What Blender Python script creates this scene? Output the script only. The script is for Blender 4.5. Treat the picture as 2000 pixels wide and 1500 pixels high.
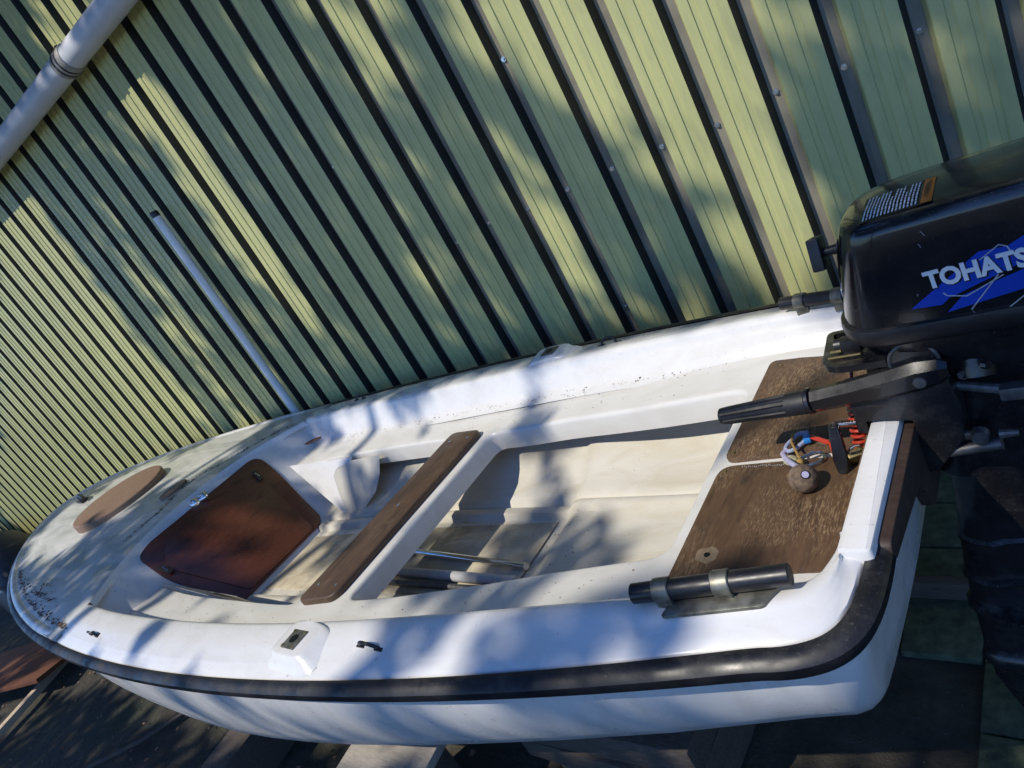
import bpy, bmesh, math, random
import numpy as np
from mathutils import Vector, Matrix, geometry

for o in list(bpy.data.objects):
    bpy.data.objects.remove(o)
scn = bpy.context.scene
C = scn.collection
random.seed(7)
H = 1.75                      # eye height: boat frame heights are given relative to the eye

# ------------------------------------------------------------------ camera
# world frame = boat frame: X aft along the boat, Y towards the shed wall, Z up
cd = bpy.data.cameras.new('camera')
cam = bpy.data.objects.new('camera', cd); C.objects.link(cam)
cd.sensor_width = 36; cd.sensor_fit = 'HORIZONTAL'; cd.lens = 36 * 1338.6 / 2000
cd.clip_start = 0.02; cd.clip_end = 500
RT = Vector((0.720656, 0.505784, -0.47417)); DN = Vector((-0.141928, -0.561826, -0.814989)); FW = Vector((-0.67861, 0.654625, -0.333099))
m = Matrix((RT, -DN, -FW)).transposed().to_4x4(); m.translation = (0, 0, H)
cam.matrix_world = m
scn.camera = cam

# ------------------------------------------------------------------ light
SUN = Vector((0.33, 0.73, -1.0)).normalized()        # direction the sunlight travels
w = bpy.data.worlds.new('World'); scn.world = w; w.use_nodes = True
wn = w.node_tree; bg = wn.nodes['Background']
sky = wn.nodes.new('ShaderNodeTexSky'); sky.sky_type = 'NISHITA'; sky.sun_disc = False
sky.sun_elevation = math.asin(-SUN.z); sky.sun_rotation = math.atan2(-SUN.x, -SUN.y) % (2 * math.pi)
sky.air_density = 1.0; sky.dust_density = 0.2; sky.ozone_density = 4.0
tint = wn.nodes.new('ShaderNodeMix'); tint.data_type = 'RGBA'; tint.blend_type = 'MULTIPLY'; tint.inputs[0].default_value = 1.0
tint.inputs[7].default_value = (0.68, 0.94, 1.42, 1)          # camera white balance set for the sun
wn.links.new(sky.outputs[0], tint.inputs[6]); wn.links.new(tint.outputs[2], bg.inputs[0]); bg.inputs[1].default_value = 0.14
sd = bpy.data.lights.new('sun', 'SUN'); sd.energy = 4.3; sd.angle = math.radians(0.53); sd.color = (1.0, 0.94, 0.83)
sun = bpy.data.objects.new('sun', sd); C.objects.link(sun); sun.location = (-3, -6, 12)
sun.rotation_euler = SUN.to_track_quat('-Z', 'Y').to_euler()
vs = scn.view_settings
vs.view_transform = 'Standard'; vs.look = 'None'; vs.exposure = 0.0; vs.gamma = 1.0; vs.use_curve_mapping = False

# ------------------------------------------------------------------ materials
def nt(name):
    mt = bpy.data.materials.new(name); mt.use_nodes = True
    t = mt.node_tree; return mt, t, t.nodes['Principled BSDF']
def N(t, typ, **k):
    n = t.nodes.new(typ)
    for a, b in k.items(): setattr(n, a, b)
    return n
def ramp(t, fac, stops):
    r = N(t, 'ShaderNodeValToRGB'); e = r.color_ramp.elements
    while len(e) < len(stops): e.new(0.5)
    for i, (p, c) in enumerate(stops):
        e[i].position = p; e[i].color = (c[0], c[1], c[2], 1) if isinstance(c, tuple) else (c, c, c, 1)
    t.links.new(fac, r.inputs[0]); return r.outputs[0]
def mix(t, fac, a, b, mode='MIX'):
    n = N(t, 'ShaderNodeMix', data_type='RGBA', blend_type=mode)
    if hasattr(fac, 'default_value') or hasattr(fac, 'links'): t.links.new(fac, n.inputs[0])
    else: n.inputs[0].default_value = fac
    for s, v in ((n.inputs[6], a), (n.inputs[7], b)):
        if isinstance(v, tuple): s.default_value = (*v, 1)
        else: t.links.new(v, s)
    return n.outputs[2]
def noise(t, vec, scale, detail=4, rough=0.55, dist=0.0):
    n = N(t, 'ShaderNodeTexNoise'); n.inputs['Scale'].default_value = scale; n.inputs['Detail'].default_value = detail
    n.inputs['Roughness'].default_value = rough; n.inputs['Distortion'].default_value = dist
    t.links.new(vec, n.inputs['Vector']); return n.outputs['Fac']
def coords(t, scale=(1, 1, 1), rot=(0, 0, 0)):
    c = N(t, 'ShaderNodeTexCoord'); mp = N(t, 'ShaderNodeMapping')
    mp.inputs['Scale'].default_value = scale; mp.inputs['Rotation'].default_value = rot
    t.links.new(c.outputs['Object'], mp.inputs[0]); return mp.outputs[0]
def bump(t, b, h, strength, dist=0.002):
    n = N(t, 'ShaderNodeBump'); n.inputs['Strength'].default_value = strength; n.inputs['Distance'].default_value = dist
    t.links.new(h, n.inputs['Height']); t.links.new(n.outputs[0], b.inputs['Normal'])
def simple(name, col, rough=0.5, metal=0.0, var=0.25, vscale=14, bstr=0.0, bscale=120, coat=0.0, spec=0.5):
    mt, t, b = nt(name); v = coords(t)
    f = noise(t, v, vscale, 5)
    dark = tuple(c * (1 - var) for c in col); lite = tuple(min(1, c * (1 + var)) for c in col)
    t.links.new(ramp(t, f, [(0.3, dark), (0.7, lite)]), b.inputs['Base Color'])
    b.inputs['Roughness'].default_value = rough; b.inputs['Metallic'].default_value = metal
    b.inputs['Coat Weight'].default_value = coat; b.inputs['Specular IOR Level'].default_value = spec
    if bstr: bump(t, b, noise(t, v, bscale, 3), bstr)
    return mt

def gelcoat(name, col, grime=0.0, grime_col=(0.20, 0.22, 0.17), speck=0.5, rough=0.3, speckscale=70, gscale=(2.2, 7, 4), grain=0.0, thresh=0.5):
    mt, t, b = nt(name); v = coords(t)
    base = mix(t, noise(t, v, 3.0, 4), tuple(c * 0.94 for c in col), col)
    # grime streaks
    g = ramp(t, noise(t, coords(t, gscale), 2.4, 8, 0.62, 0.6), [(thresh - 0.1, 0.0), (thresh + 0.16, 1.0)])
    gm = N(t, 'ShaderNodeMath', operation='MULTIPLY'); t.links.new(g, gm.inputs[0]); gm.inputs[1].default_value = grime
    base = mix(t, gm.outputs[0], base, grime_col)
    # dark specks, denser in patches
    s1 = ramp(t, noise(t, v, speckscale, 2, 0.7), [(0.69, 0.0), (0.73, 1.0)])
    s2 = ramp(t, noise(t, v, 4.0, 3), [(0.45, 0.0), (0.62, 1.0)])
    sm = N(t, 'ShaderNodeMath', operation='MULTIPLY'); t.links.new(s1, sm.inputs[0]); t.links.new(s2, sm.inputs[1])
    sm2 = N(t, 'ShaderNodeMath', operation='MULTIPLY'); t.links.new(sm.outputs[0], sm2.inputs[0]); sm2.inputs[1].default_value = speck
    base = mix(t, sm2.outputs[0], base, (0.10, 0.085, 0.065))
    t.links.new(base, b.inputs['Base Color'])
    rr = ramp(t, noise(t, v, 9, 5), [(0.3, rough * 0.8), (0.7, min(1, rough * 1.45))]); t.links.new(rr, b.inputs['Roughness'])
    b.inputs['Coat Weight'].default_value = 0.25; b.inputs['Coat Roughness'].default_value = 0.18
    if grain: bump(t, b, noise(t, v, 220, 3, 0.6), grain, 0.0015)
    else: bump(t, b, noise(t, v, 5, 2), 0.05, 0.01)
    return mt

def wood(name, c1, c2, worn, along=(1, 14, 14), wear=0.35, rough=0.6, wscale=(6, 30, 20), wthr=0.56):
    mt, t, b = nt(name); v = coords(t, along)
    g = noise(t, v, 9, 8, 0.65, 0.8)
    base = ramp(t, g, [(0.25, c1), (0.55, c2), (0.8, c1)])
    # worn patches: broad area times fine streaks
    a = ramp(t, noise(t, coords(t), 5.5, 3), [(0.42, 0.0), (0.62, 1.0)])
    s = ramp(t, noise(t, coords(t, wscale), 6, 7, 0.7), [(wthr - 0.05, 0.0), (wthr + 0.05, 1.0)])
    mu = N(t, 'ShaderNodeMath', operation='MULTIPLY'); t.links.new(a, mu.inputs[0]); t.links.new(s, mu.inputs[1])
    m2 = N(t, 'ShaderNodeMath', operation='MULTIPLY'); t.links.new(mu.outputs[0], m2.inputs[0]); m2.inputs[1].default_value = wear
    base = mix(t, m2.outputs[0], base, worn)
    t.links.new(base, b.inputs['Base Color']); b.inputs['Roughness'].default_value = rough
    bump(t, b, g, 0.25, 0.002)
    return mt

M = {}
M['deck'] = gelcoat('gelcoat_deck', (0.69, 0.68, 0.655), 0.22, (0.46, 0.41, 0.32), 0.6, 0.25, gscale=(3, 9, 6), thresh=0.55)
M['hull'] = gelcoat('gelcoat_hull', (0.70, 0.69, 0.665), 0.32, (0.46, 0.42, 0.33), 0.6, 0.27, speckscale=40, gscale=(7, 7, 1.1), thresh=0.54)
M['foredeck'] = gelcoat('gelcoat_foredeck', (0.62, 0.61, 0.565), 0.75, (0.26, 0.28, 0.22), 0.7, 0.42, gscale=(0.6, 3.2, 2), thresh=0.48)
M['liner'] = gelcoat('gelcoat_liner', (0.66, 0.645, 0.60), 0.22, (0.42, 0.36, 0.27), 0.8, 0.4, speckscale=90)
M['floor'] = gelcoat('gelcoat_floor', (0.58, 0.55, 0.47), 0.5, (0.45, 0.39, 0.27), 1.0, 0.6, speckscale=120, grain=0.5)
M['sole'] = gelcoat('rough_sole', (0.50, 0.44, 0.32), 0.6, (0.30, 0.24, 0.15), 1.0, 0.75, speckscale=150, grain=0.9, gscale=(5, 9, 5), thresh=0.52)
M['beige'] = simple('beige_board', (0.50, 0.48, 0.42), 0.55, var=0.08)
M['seatwood'] = wood('worn_plywood', (0.028, 0.015, 0.008), (0.098, 0.053, 0.025), (0.29, 0.20, 0.11), (5, 0.9, 5), 0.75, 0.6, (55, 11, 30), 0.54)
M['plank'] = wood('dark_plank', (0.016, 0.009, 0.0055), (0.070, 0.039, 0.022), (0.21, 0.15, 0.095), (5, 0.45, 5), 0.6, 0.55, (70, 5, 20), 0.55)
M['wornwood'] = wood('bare_worn_wood', (0.12, 0.085, 0.05), (0.22, 0.165, 0.10), (0.05, 0.03, 0.02), (6, 2, 6), 0.7, 0.7, (60, 20, 30), 0.5)
M['padwood'] = wood('dark_pad', (0.018, 0.011, 0.008), (0.040, 0.023, 0.015), (0.09, 0.06, 0.04), (2, 6, 6), 0.3, 0.6)
M['mahogany'] = wood('mahogany_ply', (0.055, 0.016, 0.009), (0.120, 0.038, 0.020), (0.19, 0.085, 0.05), (4, 0.7, 4), 0.35, 0.30)
M['teakdisc'] = wood('teak_disc', (0.13, 0.078, 0.046), (0.21, 0.130, 0.082), (0.32, 0.25, 0.19), (8, 2, 8), 0.5, 0.7)
M['discdark'] = wood('weathered_disc', (0.10, 0.07, 0.045), (0.17, 0.12, 0.08), (0.35, 0.33, 0.27), (8, 2, 8), 0.8, 0.7)
M['rubber'] = simple('black_rubber', (0.012, 0.012, 0.017), 0.40, var=0.45, vscale=25, bstr=0.15, bscale=60, spec=0.32)
M['paleRubber'] = simple('faded_rubber', (0.16, 0.16, 0.17), 0.4, var=0.3, vscale=20)
M['blackplastic'] = simple('black_plastic', (0.013, 0.013, 0.015), 0.4, var=0.4, vscale=40, bstr=0.2, bscale=200)
def dusty_black(name, rough, dust):
    mt, t, b = nt(name); v = coords(t)
    d = ramp(t, noise(t, v, 26, 8, 0.7), [(0.5, 0.0), (0.8, 1.0)])
    d2 = ramp(t, noise(t, v, 260, 2, 0.6), [(0.62, 0.0), (0.72, 1.0)])
    geo = N(t, 'ShaderNodeNewGeometry'); sx = N(t, 'ShaderNodeSeparateXYZ'); t.links.new(geo.outputs['Normal'], sx.inputs[0])
    up = ramp(t, sx.outputs[2], [(0.2, 0.25), (0.9, 1.0)])
    a = mix(t, 1.0, d, d2, 'ADD')
    a = mix(t, 1.0, a, up, 'MULTIPLY')
    k = N(t, 'ShaderNodeMath', operation='MULTIPLY'); t.links.new(a, k.inputs[0]); k.inputs[1].default_value = dust
    t.links.new(mix(t, k.outputs[0], (0.008, 0.008, 0.010), (0.20, 0.19, 0.17)), b.inputs['Base Color'])
    t.links.new(ramp(t, noise(t, v, 15, 6), [(0.3, rough * 0.7), (0.75, rough * 1.6)]), b.inputs['Roughness'])
    b.inputs['Coat Weight'].default_value = 0.3
    return mt
M['cowl'] = dusty_black('cowl_black', 0.16, 0.25)
M['ironblack'] = dusty_black('bracket_black', 0.30, 0.55)
M['arm'] = dusty_black('arm_black', 0.26, 0.16)
M['rubber'] = dusty_black('black_rubber', 0.44, 0.2); M['rubber'].node_tree.nodes['Principled BSDF'].inputs['Coat Weight'].default_value = 0.0
M['steel'] = simple('stainless', (0.62, 0.62, 0.60), 0.22, 1.0, 0.2, 30)
M['chrome'] = simple('chrome', (0.75, 0.75, 0.75), 0.10, 1.0, 0.15, 20)
M['alu'] = simple('dull_aluminium', (0.13, 0.13, 0.13), 0.5, 0.7, 0.4, 60)
M['tarnish'] = simple('tarnished_plate', (0.17, 0.165, 0.135), 0.48, 0.7, 0.5, 40)
M['brass'] = simple('old_brass', (0.22, 0.17, 0.07), 0.45, 0.7, 0.4, 40)
M['greypvc'] = simple('grey_pvc', (0.40, 0.40, 0.40), 0.45, var=0.12)
M['polewhite'] = simple('white_pole', (0.78, 0.79, 0.80), 0.32, var=0.06, vscale=6)
M['pipe'] = simple('pipe_grey', (0.56, 0.57, 0.60), 0.42, var=0.10, vscale=6)
M['tape'] = simple('brown_coupling', (0.30, 0.28, 0.255), 0.55, var=0.2, vscale=30)
M['red'] = simple('red_cord', (0.42, 0.035, 0.015), 0.35, var=0.15)
M['blue'] = simple('blue_tag', (0.02, 0.19, 0.55), 0.45, var=0.15)
M['bluetube'] = simple('pale_blue_cord', (0.32, 0.37, 0.50), 0.6, var=0.15, vscale=200)
M['lilac'] = simple('lilac_cord', (0.38, 0.36, 0.50), 0.75, var=0.2, vscale=300)
M['ochre'] = simple('ochre_string', (0.30, 0.19, 0.055), 0.8, var=0.3, vscale=300)
M['cork'] = simple('cork', (0.135, 0.095, 0.060), 0.85, var=0.55, vscale=90, bstr=0.6, bscale=90)
M['pebble'] = simple('pale_float', (0.40, 0.38, 0.24), 0.7, var=0.3, vscale=60)
M['leaf'] = simple('leaf_green', (0.05, 0.09, 0.02), 0.5, var=0.5, vscale=3)
M['bark'] = simple('bark', (0.10, 0.075, 0.05), 0.9, var=0.4, vscale=20, bstr=0.8, bscale=30)
M['deadleaf'] = simple('dead_leaves', (0.16, 0.09, 0.055), 0.85, var=0.6, vscale=60)
M['terracotta'] = simple('orange_bark_strip', (0.30, 0.13, 0.06), 0.8, var=0.4, vscale=60)
M['rustboard'] = wood('rust_brown_board', (0.085, 0.026, 0.010), (0.14, 0.046, 0.016), (0.18, 0.08, 0.04), (8, 2, 2), 0.4, 0.8)
M['palewood'] = wood('pale_wood', (0.42, 0.31, 0.20), (0.55, 0.43, 0.30), (0.6, 0.5, 0.38), (2, 14, 14), 0.4, 0.8)
M['greywood'] = wood('grey_wood', (0.22, 0.19, 0.155), (0.36, 0.32, 0.27), (0.5, 0.47, 0.42), (2, 14, 14), 0.6, 0.85)
M['darkwood'] = wood('dark_wet_wood', (0.036, 0.028, 0.022), (0.080, 0.063, 0.050), (0.15, 0.125, 0.10), (2, 14, 14), 0.5, 0.8)
M['white_ink'] = simple('white_ink', (0.72, 0.73, 0.74), 0.4, var=0.08)
M['silver_ink'] = simple('silver_ink', (0.55, 0.57, 0.62), 0.35, 0.4, 0.1)
M['blue_ink'] = simple('blue_ink', (0.010, 0.055, 0.42), 0.25, var=0.12, coat=0.3)
M['orange_ink'] = simple('orange_ink', (0.62, 0.17, 0.02), 0.4, var=0.1)
M['black_ink'] = simple('black_ink', (0.005, 0.005, 0.006), 0.3, var=0.1)
M['heapblack'] = simple('dull_black', (0.010, 0.010, 0.012), 0.55, var=0.3)
M['paver'] = simple('mossy_paver', (0.062, 0.078, 0.044), 0.9, var=0.5, vscale=30, bstr=0.8, bscale=160)

def cladding():
    mt, t, b = nt('green_cladding'); v = coords(t)
    big = noise(t, coords(t, (1, 1, 0.35)), 2.2, 6, 0.6)
    base = ramp(t, big, [(0.3, (0.430, 0.430, 0.185)), (0.7, (0.550, 0.540, 0.235))])
    grime = ramp(t, noise(t, coords(t, (3, 3, 0.8)), 5, 8, 0.7, 0.5), [(0.48, 0.0), (0.80, 0.45)])
    base = mix(t, grime, base, (0.17, 0.20, 0.11))
    sc = ramp(t, noise(t, coords(t, (14, 14, 14)), 6, 2, 0.5, 3.0), [(0.735, 0.0), (0.75, 0.5)])
    base = mix(t, sc, base, (0.12, 0.14, 0.08))
    t.links.new(base, b.inputs['Base Color'])
    t.links.new(ramp(t, noise(t, v, 8, 5), [(0.3, 0.30), (0.75, 0.48)]), b.inputs['Roughness'])
    b.inputs['Specular IOR Level'].default_value = 0.45
    bump(t, b, noise(t, coords(t, (1, 1, 0.5)), 6, 3), 0.16, 0.012)
    return mt
M['clad'] = cladding()
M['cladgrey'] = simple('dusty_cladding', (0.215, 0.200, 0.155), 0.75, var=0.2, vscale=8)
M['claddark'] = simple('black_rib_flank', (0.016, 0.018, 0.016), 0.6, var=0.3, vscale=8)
def soil():
    mt, t, b = nt('dark_ground'); v = coords(t)
    f = noise(t, v, 6, 9, 0.68)
    base = ramp(t, f, [(0.3, (0.022, 0.019, 0.014)), (0.55, (0.055, 0.047, 0.034)), (0.75, (0.10, 0.088, 0.062))])
    moss = ramp(t, noise(t, v, 1.4, 5), [(0.5, 0.0), (0.7, 0.6)])
    base = mix(t, moss, base, (0.045, 0.058, 0.026))
    sp = ramp(t, noise(t, v, 85, 2, 0.6), [(0.73, 0.0), (0.77, 1.0)])
    base = mix(t, sp, base, (0.22, 0.20, 0.16))
    t.links.new(base, b.inputs['Base Color']); b.inputs['Roughness'].default_value = 0.92
    bump(t, b, noise(t, v, 30, 8, 0.7), 0.9, 0.02)
    return mt
M['soil'] = soil()

# ------------------------------------------------------------------ mesh helpers
def link(o, parent=None):
    C.objects.link(o)
    if parent: o.parent = parent
    return o
def sharpen(me, ang=35):
    bm = bmesh.new(); bm.from_mesh(me)
    bmesh.ops.remove_doubles(bm, verts=bm.verts, dist=1e-5)
    bmesh.ops.recalc_face_normals(bm, faces=bm.faces)
    for f in bm.faces: f.smooth = True
    for e in bm.edges:
        e.smooth = not (len(e.link_faces) == 2 and e.calc_face_angle(0) > math.radians(ang))
    bm.to_mesh(me); bm.free()
class Root:
    """an Empty at a thing's base; parts are given in world coordinates"""
    def __init__(s, name, loc, label, cat, group=None, kind=None):
        s.o = link(bpy.data.objects.new(name, None)); s.o.location = loc; s.loc = Vector(loc); s.o.empty_display_size = 0.1
        s.o['label'] = label; s.o['category'] = cat
        if group: s.o['group'] = group
        if kind: s.o['kind'] = kind
    def part(s, name, vf, mat, parent=None, ang=35, label=None, kind=None):
        o = mesh(name, vf, mat, ang, s.loc); o.parent = parent or s.o
        if label: o['label'] = label
        if kind: o['kind'] = kind
        return o
def mesh(name, vf, mat, ang=35, off=Vector((0, 0, 0))):
    me = bpy.data.meshes.new(name)
    me.from_pydata([tuple(Vector(v) - off) for v in vf[0]], [], vf[1])
    me.validate(); sharpen(me, ang)
    if not isinstance(mat, (list, tuple)): mat = [mat]
    for k in mat: me.materials.append(M[k])
    o = bpy.data.objects.new(name, me); C.objects.link(o); return o
def single(name, vf, mat, label, cat, group=None, ang=35, kind=None, base=None):
    vs_ = [Vector(v) for v in vf[0]]
    if base is None:
        base = Vector((sum(v.x for v in vs_) / len(vs_), sum(v.y for v in vs_) / len(vs_), min(v.z for v in vs_)))
    o = mesh(name, vf, mat, ang, base); o.location = base
    o['label'] = label; o['category'] = cat
    if group: o['group'] = group
    if kind: o['kind'] = kind
    return o
def struct(name, vf, mat, kind='structure'):
    o = mesh(name, vf, mat); o['kind'] = kind; return o
def join(*parts):
    V, F = [], []
    for v, f in parts:
        n = len(V); V += list(v); F += [tuple(i + n for i in q) for q in f]
    return V, F
def grid(rows, closed_u=False, closed_v=False):
    n = len(rows[0]); V = [p for r in rows for p in r]; F = []
    for i in range(len(rows) - (0 if closed_v else 1)):
        i2 = (i + 1) % len(rows)
        for j in range(n - (0 if closed_u else 1)):
            j2 = (j + 1) % n
            F.append((i * n + j, i * n + j2, i2 * n + j2, i2 * n + j))
    return V, F
def tube(path, rad, n=12, cap=True, squash=1.0, up=None):
    path = [Vector(p) for p in path]; rows = []
    t0 = (path[1] - path[0]).normalized()
    u = Vector(up) if up else (Vector((0, 0, 1)) if abs(t0.z) < 0.9 else Vector((1, 0, 0)))
    u = (u - t0 * u.dot(t0)).normalized()
    for i, p in enumerate(path):
        a = path[max(i - 1, 0)]; b = path[min(i + 1, len(path) - 1)]
        t = (b - a).normalized(); u = (u - t * u.dot(t)).normalized(); s = t.cross(u)
        r = rad[i] if isinstance(rad, (list, tuple)) else rad
        rows.append([p + (u * math.cos(2 * math.pi * k / n) * squash + s * math.sin(2 * math.pi * k / n)) * r for k in range(n)])
    V, F = grid(rows, closed_u=True)
    if cap:
        F.append(tuple(reversed(range(n)))); F.append(tuple(range(len(V) - n, len(V))))
    return V, F
def box(c, s, rot=None, bev=0.0, seg=2):
    bm = bmesh.new(); bmesh.ops.create_cube(bm, size=1)
    for v in bm.verts: v.co = Vector((v.co.x * s[0], v.co.y * s[1], v.co.z * s[2]))
    if bev: bmesh.ops.bevel(bm, geom=list(bm.edges), offset=bev, segments=seg, affect='EDGES', profile=0.6)
    if rot is not None: bmesh.ops.transform(bm, matrix=rot.to_4x4(), verts=bm.verts)
    bmesh.ops.translate(bm, vec=c, verts=bm.verts)
    bm.verts.index_update()
    r = ([v.co.copy() for v in bm.verts], [tuple(v.index for v in f.verts) for f in bm.faces]); bm.free(); return r
def slab(poly, normal, thick, bev=0.0, seg=2):
    """polygon of 3D points extruded by thick along normal (top at normal*thick), top edge rounded"""
    n = Vector(normal).normalized(); P = [Vector(p) for p in poly]
    c = sum(P, Vector()) / len(P)
    def inset(d):
        out = []
        for i in range(len(P)):
            a, b, q = P[i - 1], P[i], P[(i + 1) % len(P)]
            e1 = (b - a).normalized(); e2 = (q - b).normalized()
            n1 = n.cross(e1); n2 = n.cross(e2)
            if n1.dot(c - b) < 0 and n2.dot(c - b) < 0: n1, n2 = -n1, -n2
            k = n1 + n2; k = k / max(0.4, k.dot(n1)) if k.length > 1e-6 else n1
            out.append(b + k * d)
        return out
    rows = [P]
    if bev:
        rows.append([p + n * (thick - bev) for p in P])
        for s in range(1, seg + 1):
            a = s / seg * math.pi / 2
            rows.append([p + n * (thick - bev + bev * math.sin(a)) for p in inset(bev * (1 - math.cos(a)))])
    else: rows.append([p + n * thick for p in P])
    V, F = grid(rows, closed_u=True); k = len(P)
    F.append(tuple(reversed(range(k)))); F.append(tuple(range(len(V) - k, len(V))))
    return V, F
def fillet2(poly, radii, seg=5):
    """round the corners of a closed polygon of Vectors"""
    out = []
    for i, b in enumerate(poly):
        r = radii[i] if isinstance(radii, (list, tuple)) else radii
        if r <= 0: out.append(b); continue
        a, q = poly[i - 1], poly[(i + 1) % len(poly)]
        d1 = (a - b); d2 = (q - b); l1, l2 = d1.length, d2.length
        rr = min(r, 0.48 * l1, 0.48 * l2); p1 = b + d1 / l1 * rr; p2 = b + d2 / l2 * rr
        for s in range(seg + 1):
            t = s / seg; out.append(p1 * (1 - t) ** 2 + b * 2 * t * (1 - t) + p2 * t * t)
    return out
def interp(tab, x):
    xs = [r[0] for r in tab]; return [float(np.interp(x, xs, [r[k] for r in tab])) for k in range(1, len(tab[0]))]
def smooth_tab(tab, n=140):
    """Catmull-Rom resampling of a table sorted by its first column"""
    tab = sorted(tab); xs = np.array([r[0] for r in tab], float); Y = np.array([r[1:] for r in tab], float)
    m_ = np.zeros_like(Y)
    for i in range(len(xs)):
        a, b = max(i - 1, 0), min(i + 1, len(xs) - 1); m_[i] = (Y[b] - Y[a]) / (xs[b] - xs[a])
    out = []
    for x in np.linspace(xs[0], xs[-1], n):
        i = min(max(int(np.searchsorted(xs, x)) - 1, 0), len(xs) - 2); h = xs[i + 1] - xs[i]; t = (x - xs[i]) / h
        y = (2 * t**3 - 3 * t**2 + 1) * Y[i] + (t**3 - 2 * t**2 + t) * h * m_[i] + (-2 * t**3 + 3 * t**2) * Y[i + 1] + (t**3 - t**2) * h * m_[i + 1]
        out.append((float(x), *map(float, y)))
    return out

# ------------------------------------------------------------------ ground
def ground():
    n = 60; rows = []
    rnd = random.Random(3)
    xs = [-60, -35, -20, -14] + [-11 + 0.28 * i for i in range(45)] + [4, 10, 25, 60]
    ys = [-60, -30, -12, -5] + [-2 + 0.22 * i for i in range(23)] + [5, 12, 30, 60]
    for y in ys:
        rows.append([(x, y, rnd.uniform(-0.012, 0.012) - 0.02) for x in xs])
    return grid(rows)
gr = struct('ground', ground(), 'soil')

# ------------------------------------------------------------------ shed wall of profiled sheet
WANG = math.atan2(0.103, 0.9947)
WO = Vector((-0.1030 * 2.3639, 0.9947 * 2.3639, 0.0))
def wall_pt(x, y, z):     # wall frame: x along the wall, y behind the crown plane, z above ground
    ca, sa = math.cos(WANG), math.sin(WANG)
    return Vector((WO.x + ca * x - sa * y, WO.y + sa * x + ca * y, z))
PITCH, X0 = 0.2, -2.9195
wall = Root('shed_wall', WO, 'green profiled metal wall of a shed behind the boat', 'wall')
wall.o.rotation_euler[2] = WANG
def profile(x):   # one pitch from a crown's right edge
    D = 0.042
    return [(x, 0), (x + 0.001, 0.002), (x + 0.0125, D - 0.002), (x + 0.0140, D), (x + 0.047, D), (x + 0.049, D - 0.002), (x + 0.0610, 0.003), (x + 0.0645, 0),
            (x + 0.094, 0), (x + 0.0965, 0.0045), (x + 0.1105, 0.0045), (x + 0.1165, 0), (x + 0.144, 0), (x + 0.1465, 0.0045), (x + 0.1605, 0.0045), (x + 0.1665, 0)]
def sheet():
    pr = []
    for k in range(6): pr += profile(k * PITCH)
    a, b = 0.030, 1.036                      # from valley centre to just past the next lap
    pts = []
    def yat(x):
        for (x1, y1), (x2, y2) in zip(pr, pr[1:]):
            if x1 <= x <= x2: return y1 + (y2 - y1) * (x - x1) / (x2 - x1)
        return 0
    pts = [(a, yat(a))] + [q for q in pr if a < q[0] < b] + [(b, yat(b))]
    pts = [(x, y + (0.0015 * (x / 1.0))) for x, y in pts]
    zs = [0.0, 0.5, 1.0, 1.5, 2.0, 2.5, 3.0, 3.5, 4.0]
    V, F = grid([[(x, y, z) for x, y in pts] for z in zs])
    mi = []; X_ = [0.0]
    for i in range(len(zs) - 1):
        for j in range(len(pts) - 1):
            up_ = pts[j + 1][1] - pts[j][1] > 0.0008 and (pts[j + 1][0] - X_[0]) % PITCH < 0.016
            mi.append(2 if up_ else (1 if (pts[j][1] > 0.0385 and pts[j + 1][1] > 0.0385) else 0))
    return V, F, mi
V, F, mi = sheet()
me = bpy.data.meshes.new('cladding_sheet'); me.from_pydata(V, [], F)
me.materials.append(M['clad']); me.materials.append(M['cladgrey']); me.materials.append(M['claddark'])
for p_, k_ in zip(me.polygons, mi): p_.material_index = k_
for p_ in me.polygons: p_.use_smooth = False
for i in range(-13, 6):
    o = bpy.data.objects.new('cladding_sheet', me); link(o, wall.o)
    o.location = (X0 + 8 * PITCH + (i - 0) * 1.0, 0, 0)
wall.part('skylight_blocker', box(WO + Vector((-5, -0.28, 4.19)), (20, 0.66, 0.10)), 'claddark')  # unseen overhang added above the view to keep skylight off the upper wall
# screws: one in every valley along a rail, and in every lap on the rails above and below
sv, sf = join(tube([(0, 0, 0), (0, -0.002, 0)], 0.0095, 12), tube([(0, -0.002, 0), (0, -0.008, 0)], [0.0062, 0.0055], 6))
sme = bpy.data.meshes.new('screw'); sme.from_pydata([tuple(v) for v in sv], [], sf); sharpen(sme); sme.materials.append(M['steel'])
for i in range(-12, 19):
    for z in (2.431, 1.903, 1.38, 0.861):
        lap = (i - 8) % 5 == 0
        if not lap and z != 1.38: continue
        o = bpy.data.objects.new('screw', sme); link(o, wall.o)
        o.location = (X0 + i * PITCH + 0.030 + random.uniform(-0.003, 0.003), 0.0415, z + random.uniform(-0.012, 0.012)); o.rotation_euler[1] = random.random()

# horizontal pipe high on the wall
PZ = 1.165 + H
rp = Root('drain_pipe', wall_pt(-3.3, -0.09, PZ), 'grey round pipe running level along the green wall', 'pipe')
rp.part('tube', tube([wall_pt(-16 + i * 1.2, -0.085, PZ) for i in range(17)], 0.061, 24), 'pipe')
cp = rp.part('coupling', join(tube([wall_pt(-3.345, -0.085, PZ), wall_pt(-3.335, -0.085, PZ), wall_pt(-3.25, -0.085, PZ), wall_pt(-3.24, -0.085, PZ)], [0.064, 0.0675, 0.0675, 0.064], 24)), 'tape')
rp.part('clamp_band', join(tube([wall_pt(-3.315, -0.085, PZ), wall_pt(-3.305, -0.085, PZ)], 0.0695, 24), tube([wall_pt(-3.285, -0.085, PZ), wall_pt(-3.275, -0.085, PZ)], 0.0690, 24),
        box(wall_pt(-3.31, -0.085, PZ + 0.074), (0.014, 0.012, 0.016))), 'ironblack', cp)
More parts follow.
